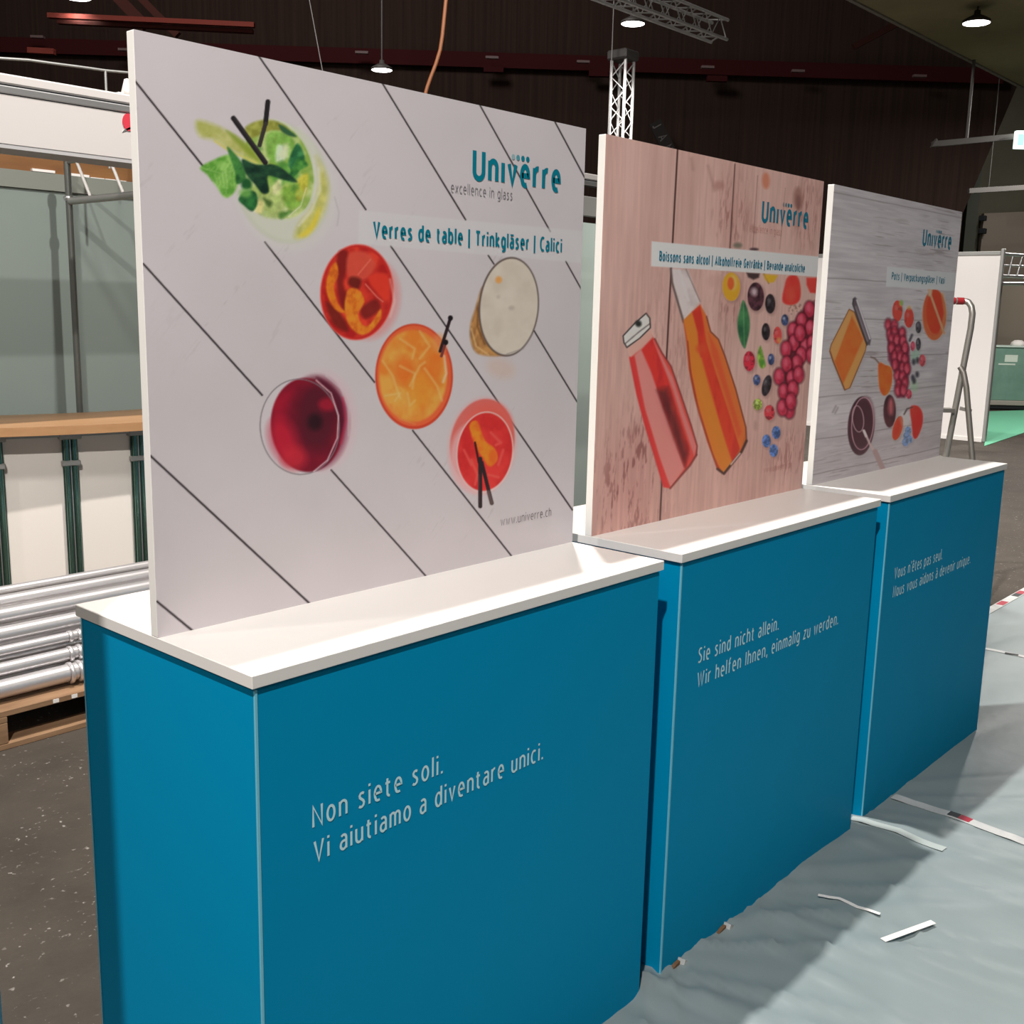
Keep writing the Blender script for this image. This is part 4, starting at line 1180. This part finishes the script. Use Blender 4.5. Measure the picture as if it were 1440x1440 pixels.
# first post where the picture shows it, the rest at the same pitch
rf = R1 - 0.115
best = min(np.linspace(235, 275, 400), key=lambda d: abs((lambda q: (np.array(q) - CAM) @ RT / ((np.array(q) - CAM) @ FW) * F_PX + CX)(bp(rf, d, 0.9)) - 99))
best2 = min(np.linspace(235, 285, 400), key=lambda d: abs((lambda q: (np.array(q) - CAM) @ RT / ((np.array(q) - CAM) @ FW) * F_PX + CX)(bp(rf, d, 0.9)) - 194))
pitch = best2 - best
posts = [best + k * pitch for k in range(-1, 5) if 229 < best + k * pitch < 299]
for a0, a1 in zip([228] + posts, posts + [300]):
    arc_slab(R1 - 0.15, R1 - 0.14, a0 + 0.5, a1 - 0.5, 0.04, BZ - 0.05, 8).build('front_panel', M_front, t)
for d in posts:
    mb = MB()
    q = MB()
    c0 = bp(rf - 0.012, d, 0)
    mb.box((-0.034, -0.006, 0.02), (0.034, 0.006, BZ - 0.06))
    pl = mb.build('post', mat('dark_green_plate', (0.045, 0.085, 0.07), 0.3, 0.7), t, c0)
    pl.rotation_euler = (0, 0, math.radians(d - 270))
    for s in (-1, 1):
        tb = MB().tube([(s * 0.018, -0.012, 0.02), (s * 0.018, -0.012, BZ - 0.07)], 0.012, 12).build('tube', M_gt, pl)
    MB().tube([(0, -0.010, 0.02), (0, -0.010, BZ - 0.07)], 0.004, 8).build('tube', M_alu, pl)
    MB().box((-0.042, -0.028, BZ - 0.20), (0.042, 0.006, BZ - 0.175), 0.004).build('clamp', M_alu_dull, pl)
    MB().box((-0.05, -0.03, BZ - 0.075), (0.05, 0.01, BZ - 0.045), 0.004).build('bracket', M_alu_dull, pl)
    MB().box((-0.1, -0.02, BZ - 0.055), (0.1, 0.0, BZ - 0.042), 0.003).build('bracket', M_alu_dull, pl)

# pallet and steel pipes
PY = 2.45
t = thing('pallet', 'worn wooden pallet under the steel pipes', 'pallet', (0.0, PY, 0))
M_wood = mat('pallet_wood', (0.34, 0.20, 0.105), 0.8, noise=4, stretch=(1, 8, 8), ncol=(0.20, 0.11, 0.055))
for k in range(5):
    MB().box((-0.6, 0.17 * k, 0.122), (1.2, 0.17 * k + 0.12, 0.144), 0.002).build('deck_board', M_wood, t)
for xk in (-0.6, -0.07, 0.52, 1.055):
    MB().box((xk, 0, 0.1), (xk + 0.145, 0.8, 0.122), 0.002).build('stringer_board', M_wood, t)
for yk in (0, 0.33, 0.66):
    MB().box((-0.6, yk, 0.0), (1.2, yk + 0.1, 0.022), 0.002).build('bottom_board', M_wood, t)
    for xk in (-0.6, -0.07, 0.52, 1.055):
        MB().box((xk, yk, 0.022), (xk + 0.145, yk + 0.1, 0.1), 0.003).build('block', M_wood, t)
for xa in (0.83, 0.90, 0.98):
    MB().box((xa, -0.0015, 0.126), (xa + 0.022, 0.0, 0.14)).build('paint_mark', M_white, t)
M_steel = mat('galvanised_steel', (0.74, 0.71, 0.71), 0.33, 0.65, noise=6, stretch=(0.4, 6, 6), ncol=(0.58, 0.56, 0.56))
rows = [(970.5, 2.535, 13.2, 'lowest steel pipe, resting on the pallet edge', 1), (942.5, 2.57, 9.6, 'second steel pipe from the bottom of the stack, with a collar', 1),
        (917.0, 2.60, 7.4, 'thin steel pipe, third from the bottom of the stack', 1), (893.5, 2.64, 11.2, 'thick plain steel pipe in the middle of the stack', 0),
        (867.0, 2.70, 11.5, 'steel pipe just above the dark gap in the stack', 0), (847.5, 2.80, 9.8, 'steel pipe second from the top of the stack', 0),
        (832.5, 2.90, 7.2, 'topmost and rearmost steel pipe of the stack', 0)]
for (yp_, yy, rp_, lab, col_) in rows:
    q = on(0, yp_, 'Y', yy)
    dep = (q - CAM) @ FW
    r = rp_ * dep / F_PX
    t = thing('steel_pipe', lab, 'pipe', (q[0], yy, q[2]), 0, 'steel pipes on the pallet')
    MB().tube([(-1.1, 0, 0), (1.9, 0.02, 0)], r, 20).build('pipe', M_steel, t)
    if col_:
        xc = on(96, yp_ - 22, 'Y', yy)[0] - q[0]
        for dx_ in (0, 0.035):
            MB().lathe([(r, 0), (r * 1.22, 0.004), (r * 1.22, 0.014), (r, 0.018)], (0, 0, 0), 20).build('collar', M_steel, t, (xc + dx_, 0.005, 0)).rotation_euler = (0, math.pi / 2, 0)
for yp_, yy in ((955, 2.63), (927, 2.66), (904, 2.70), (880, 2.75)):
    q = on(0, yp_, 'Y', yy)
    t = thing('steel_pipe', 'dull steel pipe half hidden behind the front pipes of the stack', 'pipe', (q[0], yy, q[2]), 0, 'hidden steel pipes on the pallet')
    MB().tube([(-1.1, 0, 0), (1.9, 0.02, 0)], 0.026, 16).build('pipe', M_steel, t)

# ------------------------------------------------------------------ hall: beams, lamps, trusses
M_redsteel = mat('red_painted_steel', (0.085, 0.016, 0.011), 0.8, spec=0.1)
M_reddark = mat('dark_red_band', (0.030, 0.0055, 0.0060), 0.85, spec=0.05)


def wbar(name, label, cat, a, b, hpx, m, d=18.2, th=0.08, group=None):
    p, q = wall_at(*a, d), wall_at(*b, d)
    mid = (p + q) / 2
    o = MB().bar(p - mid, q - mid, th, hpx * d / F_PX).build(name, m, None, mid)
    return tag(o, label, cat, group)


wbar('steel_beam', 'long bright red steel beam at the upper left under the roof', 'beam', (68, 22), (358, 35.5), 6, M_redsteel, 13.5)
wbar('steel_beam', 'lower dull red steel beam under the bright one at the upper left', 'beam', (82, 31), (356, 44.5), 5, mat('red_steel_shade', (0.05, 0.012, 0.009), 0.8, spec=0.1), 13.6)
wbar('steel_beam', 'short red steel beam end above the booth header at far left', 'beam', (40, 71), (77, 73), 7, M_redsteel, 14)
wbar('roof_brace', 'left of two slanting red brown roof braces above the large panel', 'beam', (150, -20), (206, 38), 14, mat('red_brown_brace', (0.030, 0.010, 0.008), 0.85, spec=0.05), 14.2)
wbar('roof_brace', 'right of two slanting red brown roof braces above the large panel', 'beam', (186, -15), (250, 50), 9, mat('red_brown_brace', (0.030, 0.010, 0.008), 0.85, spec=0.05), 14.2)
wbar('roof_brace', 'faint slanting red brown roof brace near the olive underside', 'beam', (1262, 33), (1200, 66), 8, mat('brace_faint', (0.025, 0.009, 0.007), 0.85, spec=0.05), 15.0)
wbar('wall_band', 'long dark red band high on the slatted wall', 'wall band', (-40, 62), (1410, 108), 19, M_reddark, 18.35, 0.1)
for a, lab in (((694, 98), 'small red reflection on the wall band above the large panel'), ((842, 104), 'small red reflection on the wall band left of the lattice tower'), ((1008, 111), 'small dull red reflection on the wall band right of the lattice tower')):
    wbar('red_reflection', lab, 'box', (a[0] - 14, a[1] - 0.4), (a[0] + 14, a[1] + 0.4), 7, M_reddark, 18.1, 0.1)  # red reflections on the wall, modelled as small coloured boxes
M_batten = mat('dim_batten', (0.09, 0.055, 0.052), 0.7)
for x, y, lab in ((30 + 23, 52, 'leftmost pale batten light on the dark wall'), (176, 70, 'pale batten light beside the left edge of the large panel'), (509, 74, 'pale batten light above the centre of the large panel'),
                  (692, 81, 'pale batten light right of the orange cable'), (820, 87, 'pale batten light left of the lattice tower'), (995, 94.5, 'pale batten light right of the lattice tower'),
                  (1122, 100, 'pale batten light above the gap before the far panel'), (1293, 107, 'rightmost pale batten light on the dark wall')):
    wbar('batten_light', lab, 'light', (x - 9, y - 0.3), (x + 9, y + 0.3), 3, M_batten, 18.0, 0.08, 'batten lights on the dark wall')

M_emit = mat('lamp_glow', (1, 1, 1), 0.5, emit=(1, 0.97, 0.92), strength=9)
M_house = mat('lamp_housing', (0.05, 0.045, 0.042), 0.6, 0.2)


def high_bay(x, y, zlev, wpx, label, top, power):
    c = on(x, y, 'Z', zlev)
    dep = (c - CAM) @ FW
    r = wpx / 2 * dep / F_PX
    t = thing('high_bay_lamp', label, 'lamp', tuple(c), 0, 'hanging hall lamps')
    MB().lathe([(0.001, 0.0), (r * 0.93, 0.0), (r * 0.96, 0.02 * r), (0.001, 0.03 * r)], n=28).build('diffuser', M_emit, t)
    MB().lathe([(r * 0.95, 0.03 * r), (r, 0.02 * r), (r, 0.22 * r), (r * 0.6, 0.45 * r), (r * 0.25, 0.62 * r), (r * 0.22, 0.9 * r), (0.001, 0.95 * r)], n=28).build('housing', M_house, t)
    MB().tube([(0, 0, 0.9 * r), (0, 0, top - c[2])], 0.012, 6).build('cord', M_house, t)
    l = lamp('SPOT', 'lamp_light', tuple(c - np.array((0, 0, 0.03))), (c[0], c[1], 0), power * 3, r, angle=118, blend=0.5)
    l.parent = t
    l.location = (0, 0, -0.03)


high_bay(890, 34, 4.9, 34, 'hanging lamp above the middle panel beside the lattice beam', 9.5, 160)
high_bay(537, 99, 4.5, 30, 'hanging lamp just above the top edge of the large panel', 9.5, 120)
high_bay(108, -3, 5.0, 40, 'hanging lamp cut by the top edge at far left', 9.5, 160)
high_bay(1373, 33, 4.82, 38, 'hanging lamp under the olive gallery at the right', 5.0, 145)


M_truss = mat('matt_truss_alloy', (0.55, 0.54, 0.53), 0.5, 0.3)


def lattice(name, label, a, b, w, bays, rot=0.0):
    """box truss from a to b: four chords and a zigzag on each side"""
    a, b = np.array(a, float), np.array(b, float)
    tdir = (b - a) / np.linalg.norm(b - a)
    up = np.array((0, 0, 1.0)) if abs(tdir[2]) < 0.9 else np.array((math.cos(rot), math.sin(rot), 0))
    s = np.cross(tdir, up); s /= np.linalg.norm(s)
    u = np.cross(s, tdir)
    t = thing(name, label, 'truss', tuple(a))
    cs = [(-1, -1), (1, -1), (1, 1), (-1, 1)]
    Ln = np.linalg.norm(b - a)
    off = [s * i * w / 2 + u * j * w / 2 for i, j in cs]
    for o_ in off:
        MB().tube([o_, o_ + tdir * Ln], 0.02, 10).build('chord', M_truss, t)
    for k in range(4):
        p, q = off[k], off[(k + 1) % 4]
        pts = [(p if i % 2 == 0 else q) + tdir * (0.02 + (Ln - 0.04) * i / bays) for i in range(bays + 1)]
        MB().tube(pts, 0.0095, 6).build('lacing', M_truss, t)
    return t


e = on(1012, 44, 'Z', 5.05)
s_ = on(852, -16, 'Z', 5.05)
lattice('lattice_beam', 'hung aluminium lattice beam at the top above the middle panel', (s_[0] - 2.5, e[1], 5.05), (e[0], e[1], 5.05), 0.23, 28)
tp = at(876, 86, 13.6)
tt = lattice('lattice_tower', 'upright aluminium lattice tower behind the middle panel', (tp[0], tp[1], 0), (tp[0], tp[1], tp[2]), 0.20, 26, math.radians(5))
MB().box((-0.15, -0.15, tp[2]), (0.15, 0.15, tp[2] + 0.12), 0.02).build('head_block', M_house, tt)
# thin wires and the orange cable
pw = at(862, 186, 13.55)
tag(MB().tube([(pw[0] - 0.06, pw[1] + 0.02, 0.0), (pw[0] - 0.05, pw[1] + 0.02, 9.5)], 0.008, 6).build('hanging_wire', mat('grey_wire', (0.16, 0.15, 0.145), 0.6)), 'thin upright wire beside the lattice tower', 'wire')
w0, w1 = at(453, 97, 7.0), at(435, 0, 7.0)
dw = (w1 - w0) / (w1[2] - w0[2])
tag(MB().tube([w0 - dw * (w0[2] - 2.35), w0 + dw * (9.5 - w0[2])], 0.0035, 6).build('hanging_wire', mat('grey_wire', (0.16, 0.15, 0.145), 0.6)), 'thin slanting wire above the left half of the large panel', 'wire')
CP = [at(x, y, 5.4) for x, y in ((560, 330), (575, 250), (585, 190), (596, 140), (601, 122), (606, 108), (613, 90), (619, 70), (622, 50), (624, 30), (627, 0), (628, -60))]
CP.append(np.array((CP[-1][0] + 0.05, CP[-1][1] + 0.05, 9.5)))
tag(MB().tube(CP, 0.0095, 10).build('power_cable', mat('orange_cable', (0.20, 0.068, 0.022), 0.6)), 'orange power cable hanging down behind the large panel', 'cable')
# small banner with letters high on the dark wall
M_ban = mat('dim_banner', (0.016, 0.014, 0.013), 0.8, spec=0.1)
M_banl = mat('dim_banner_letters', (0.06, 0.056, 0.053), 0.8)
bc = wall_at(932, 193, 17.9)
t = thing('banner', 'dim slanting banner with pale letters behind the middle panel', 'banner', tuple(bc))
ax = (hr * 0.50 + np.array((0, 0, -1)) * 0.86); ay = (hr * 0.86 + np.array((0, 0, 1)) * 0.50)
q = lambda a, b, c=0.0: ax * a + ay * b - hf * c
MB().prism([q(-0.27, -0.10), q(0.40, -0.10), q(0.40, 0.10), q(-0.27, 0.10)], hf * 0.03).build('board', M_ban, t)
for k, ch in enumerate('JAN'):
    mb = MB()
    for l in GL[ch][1]:
        ribbon(mb, l, 0.15, lambda a, b, k=k: q(-0.22 + k * 0.19 + a * 0.13, -0.065 + b * 0.13, 0.006))
    mb.build('letter', M_banl, t)

# ------------------------------------------------------------------ far right: partition, ladder, case, bars
R_ = on(1386, 622, 'Z', 0.0); d_ = np.array((0.59, 0.807, 0))
t = thing('partition_wall', 'white booth partition with aluminium edge behind the stepladder', 'partition', tuple(R_), math.pi / 2)
MB().box((0.04, -0.02, 0.05), (5.0, 0.02, 2.34)).build('panel', mat('white_partition_panel', (0.84, 0.80, 0.77), 0.55), t)
MB().box((0, -0.03, 0), (0.045, 0.03, 2.42), 0.008).build('post', M_alu_dull, t)
MB().box((0.045, -0.028, 2.34), (5.0, 0.028, 2.39), 0.006).build('top_rail', M_alu_dull, t)
MB().box((0.045, -0.03, 0.0), (5.0, 0.03, 0.05)).build('foot_rail', M_booth, t)
# lattice header right of the partition
t = thing('header_frame', 'light metal lattice header at the right edge beside the partition', 'truss', tuple(wall_at(1412, 396, 13.9)))
hx = lambda x, y: wall_at(x, y, 13.9) - wall_at(1412, 396, 13.9)
for (a, b, r) in (((1409, 357), (1480, 362), 0.02), ((1409, 373), (1480, 376), 0.012), ((1409, 388), (1480, 391), 0.02), ((1404, 399), (1480, 399), 0.022)):
    MB().tube([hx(*a), hx(*b)], r, 8).build('tube', M_alu, t)
for a, b in (((1425, 359), (1418, 388)), ((1438, 360), (1430, 389)), ((1455, 361), (1447, 390))):
    MB().tube([hx(*a), hx(*b)], 0.012, 8).build('strut', M_alu, t)
# grey booth backdrop and glass-green case on green carpet
g0 = on(1400, 575, 'Z', 0)
dg = (g0 - CAM) @ hf
p, q_ = wall_at(1392, 575, dg + 1.0), wall_at(1500, 575, dg + 1.0)
pz = wall_at(1400, 400, dg + 1.0)[2]
p[2] = q_[2] = 0
tag(MB().prism([p * 0, q_ - p, q_ - p + (0, 0, pz), (0, 0, pz)], hf * 0.05).build('backdrop', mat('brown_grey_backdrop', (0.24, 0.20, 0.155), 0.7), None, p), 'plain brown grey backdrop behind the green case', 'backdrop')
cA = wall_at(1391, 575, dg - 0.2); cB = wall_at(1480, 575, dg - 0.2)
wd = float(np.linalg.norm((cB - cA)[:2]))
zb = wall_at(1400, 580, dg - 0.2)[2]; z1_ = wall_at(1400, 563, dg - 0.2)[2]; z2_ = wall_at(1400, 486, dg - 0.2)[2]
t = thing('display_case', 'green glass case on grey base at the right edge', 'display case', (cA[0], cA[1], 0), math.atan2(hr[1], hr[0]))
M_case = mat('green_glass', (0.235, 0.385, 0.31), 0.25, noise=3, ncol=(0.17, 0.30, 0.24), spec=0.6)
MB().box((0.0, 0, 0.02), (wd, 0.6, max(0.08, zb))).build('shadow_block', M_dark, t)  # near-black block standing in for the shadow under the base
MB().box((-0.02, -0.02, max(0.08, zb)), (wd, 0.62, z1_), 0.01).build('base', mat('warm_grey_base', (0.38, 0.34, 0.30), 0.6), t)
MB().box((0.0, 0, z1_), (wd, 0.6, z2_ - 0.03), 0.01).build('glass_body', M_case, t)
MB().box((-0.02, -0.02, z2_ - 0.03), (wd, 0.62, z2_), 0.008).build('rim', mat('pale_green_rim', (0.6, 0.72, 0.65), 0.4), t)
k0 = (wall_at(1413, 505, dg - 0.2) - cA) @ hr
k1 = (wall_at(1431, 505, dg - 0.2) - cA) @ hr
zl = wall_at(1420, 499, dg - 0.2)[2]; zl2 = wall_at(1420, 509, dg - 0.2)[2]
MB().box((k0, -0.004, zl2), (k1, 0, zl)).build('label_sheet', mat('pale_label_and_glare', (0.72, 0.8, 0.70), 0.6), t)
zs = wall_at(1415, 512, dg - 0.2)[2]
MB().box(((wall_at(1404, 512, dg - 0.2) - cA) @ hr, -0.004, zs - 0.015), (k1 - 0.03, 0, zs + 0.01)).build('glare_strip', mat('pale_label_and_glare', (0.72, 0.8, 0.70), 0.6), t)  # glare on the glass painted as a pale strip
kb = (wall_at(1433, 482, dg - 0.2) - cA) @ hr
tag(MB().lathe([(0.001, 0.10), (0.06, 0.095), (0.11, 0.06), (0.13, 0.0), (0.001, 0.0)], n=20).build('white_bowl', M_booth, None, tuple(cA * (1, 1, 0) + hr * (kb + 0.1) + hf * 0.25 + np.array((0, 0, z2_)))), 'small white bowl upside down on the green case', 'bowl')
ga, gb, gc, gd = (on(x, y, 'Z', 0.0) for x, y in ((1386, 627), (1445, 607), (1600, 545), (1388, 577)))
ga = on(1384, 628, 'Z', 0)
tag(MB().prism([ga, on(1455, 604, 'Z', 0), on(1455, 577, 'Z', 0), on(1391, 579, 'Z', 0)], (0, 0, 0.008)).build('green_carpet', mat('bright_green_carpet', (0.155, 0.50, 0.31), 0.9)), 'bright green carpet in the booth at the right edge', 'carpet')
# roller door, pillar
p = wall_at(1384, 300, 21.8); q_ = wall_at(1520, 294, 21.8)
b_ = np.array((p[0], p[1], 0.0)); c_ = np.array((q_[0], q_[1], 0.0))
struct(MB().prism([b_, c_, q_, p], hf * 0.12).build('door_1', mat('pale_grey_door', (0.24, 0.20, 0.155), 0.7)), 'pale grey door in the olive wall', 'door')
for y in (307, 325):
    h_ = wall_at(1382, y, 21.65)
    struct(MB().box((-0.06, -0.06, -0.05), (0.06, 0.06, 0.05), 0.01).build('trim_4', M_dark, None, tuple(h_)), 'dark hinge on the pale door', 'hinge')
p = wall_at(1362, 272, 19.5); q_ = wall_at(1378, 272, 19.5)
struct(MB().prism([(p[0], p[1], 0), (q_[0], q_[1], 0), (q_[0], q_[1], 5.0), (p[0], p[1], 5.0)], hf * 0.2).build('trim_3', mat('dark_olive_pillar', (0.035, 0.038, 0.026), 0.8)), 'dark olive pillar right of the slatted wall', 'pillar')
# hanging bars and exit sign
rt_ = on(1370, 84, 'Z', 5.0)
dr = (rt_ - CAM) @ hf
M_bar = mat('grey_hanging_bar', (0.075, 0.068, 0.062), 0.6)
zb1 = wall_at(1357, 199, dr)[2]
t = thing('hanging_bar', 'upper grey bar hung by a rod from the gallery, carrying the lit sign', 'bar', (rt_[0], rt_[1], zb1))
MB().tube([(0, 0, 0), (0, 0, 5.0 - zb1)], 0.022, 8).build('rod', M_bar, t)
o3 = np.array((rt_[0], rt_[1], zb1))
MB().bar(wall_at(1311, 203, dr) - o3, wall_at(1460, 189, dr) - o3, 0.07, 0.075).build('bar', M_bar, t)
MB().prism([wall_at(1309, 207, dr) - o3 - hf * 0.04, wall_at(1321, 205, dr) - o3 - hf * 0.04, wall_at(1316, 195, dr) - o3 - hf * 0.04], hf * 0.08).build('end_bracket', M_bar, t)
so = wall_at(1440, 197, dr - 0.1)
t = thing('exit_sign', 'lit white and green sign at the end of the upper hanging bar', 'sign', tuple(so), math.atan2(hr[1], hr[0]))
sw = 13 * dr / F_PX; sh = 11.5 * dr / F_PX
MB().box((-sw, -0.03, -sh), (sw, 0.03, sh), 0.008).build('light_box', mat('sign_glow', (0.8, 0.9, 0.85), 0.5, emit=(0.80, 1.0, 0.90), strength=1.3), t)
MB().box((-sw * 0.72, -0.034, -sh * 0.62), (-sw * 0.1, -0.03, sh * 0.62)).build('pictogram', mat('sign_green', (0.25, 0.6, 0.45), 0.5, emit=(0.35, 0.72, 0.55), strength=0.9), t)
MB().box((sw * 0.1, -0.034, -sh * 0.3), (sw * 0.72, -0.03, sh * 0.3)).build('pictogram', mat('sign_green', (0.25, 0.6, 0.45), 0.5), t)
zb2 = wall_at(1390, 267, dr + 1)[2]
o4 = wall_at(1390, 266.5, dr + 1)
t = thing('hanging_bar', 'lower grey bar hanging in front of the olive wall at the right', 'bar', tuple(o4))
MB().bar(wall_at(1362, 268.5, dr + 1) - o4, wall_at(1475, 261.5, dr + 1) - o4, 0.07, 0.07).build('bar', M_bar, t)
MB().tube([(0, 0, 0), (0, 0, 5.0 - o4[2])], 0.008, 8).build('rod', mat('dark_rod', (0.04, 0.038, 0.032), 0.7), t)

# stepladder
LX = 5.35
lp = lambda x, y: on(x, y, 'X', LX)
tp_, kn, md = lp(1357, 423.5), lp(1367, 436), lp(1348, 560)
t0 = np.array((LX, float(lp(1350, 560)[1]), 0))
t = thing('stepladder', 'aluminium stepladder with red striped handle before the white partition', 'ladder', tuple(t0))
dirn = lp(1333, 628) - lp(1365, 462)
foot = lp(1365, 462) + dirn * ((0.0 - lp(1365, 462)[2]) / dirn[2])
LW = 0.40
bend = [tp_, lp(1362, 425), lp(1366, 431), lp(1367.5, 441), lp(1365, 462)]
MB().tube([p - t0 for p in bend] + [foot - t0], 0.0175, 12).build('rail', mat('brushed_ladder_alloy', (0.50, 0.47, 0.43), 0.38, 0.8), t)
M_lad = MATS['brushed_ladder_alloy']
sh_ = -hr * LW
MB().tube([tp_ - t0 + sh_] + [p - t0 + sh_ for p in bend[1:]] + [foot - t0 + sh_], 0.0175, 12).build('rail', M_lad, t)
MB().tube([tp_ - t0, tp_ - t0 + sh_], 0.0165, 12).build('handle', M_lad, t)
for k in range(8):
    MB().tube([tp_ - t0 + sh_ * (0.02 + 0.12 * k), tp_ - t0 + sh_ * (0.115 + 0.12 * k)], 0.0195, 12).build('grip', mat('red_grip', (0.36, 0.02, 0.025), 0.45), t)
bl = [lp(1356, 516), lp(1361, 524), lp(1365, 545)]
dirb = lp(1373, 635) - lp(1366, 550)
bfoot = lp(1366, 550) + dirb * (-lp(1366, 550)[2] / dirb[2])
for s in (0, 1):
    MB().tube([p - t0 + sh_ * (0.06 + 0.88 * s) for p in bl + [bfoot]], 0.016, 12).build('back_leg', mat('dull_ladder_alloy', (0.30, 0.28, 0.25), 0.45, 0.7), t)
for yp_ in (576, 645, 715):
    a_ = lp(1365, 462) + dirn * ((yp_ - 462) / 166.0) - t0
    MB().bar(a_ + sh_ * 0.04, a_ + sh_ * 0.96, 0.08, 0.022).build('tread', mat('dull_ladder_alloy', (0.3, 0.28, 0.25)), t)
st = lp(1350, 574) - t0; sb_ = lp(1366, 578) - t0
MB().bar(st, sb_, 0.015, 0.02).build('brace', M_lad, t)

t = thing('upright_post', 'slim grey upright post at the bottom left edge, beside the nearest counter', 'post', (-0.3675, 0.1265, 0))
MB().tube([(0, 0, 0.012), (0, 0, 2.5)], 0.036, 24).build('post', M_alu_dull, t)
MB().lathe([(0.001, 0.014), (0.055, 0.012), (0.06, 0.006), (0.06, 0.0), (0.001, 0.0)], (0, 0, 0), 24).build('foot_plate', M_alu_dull, t)
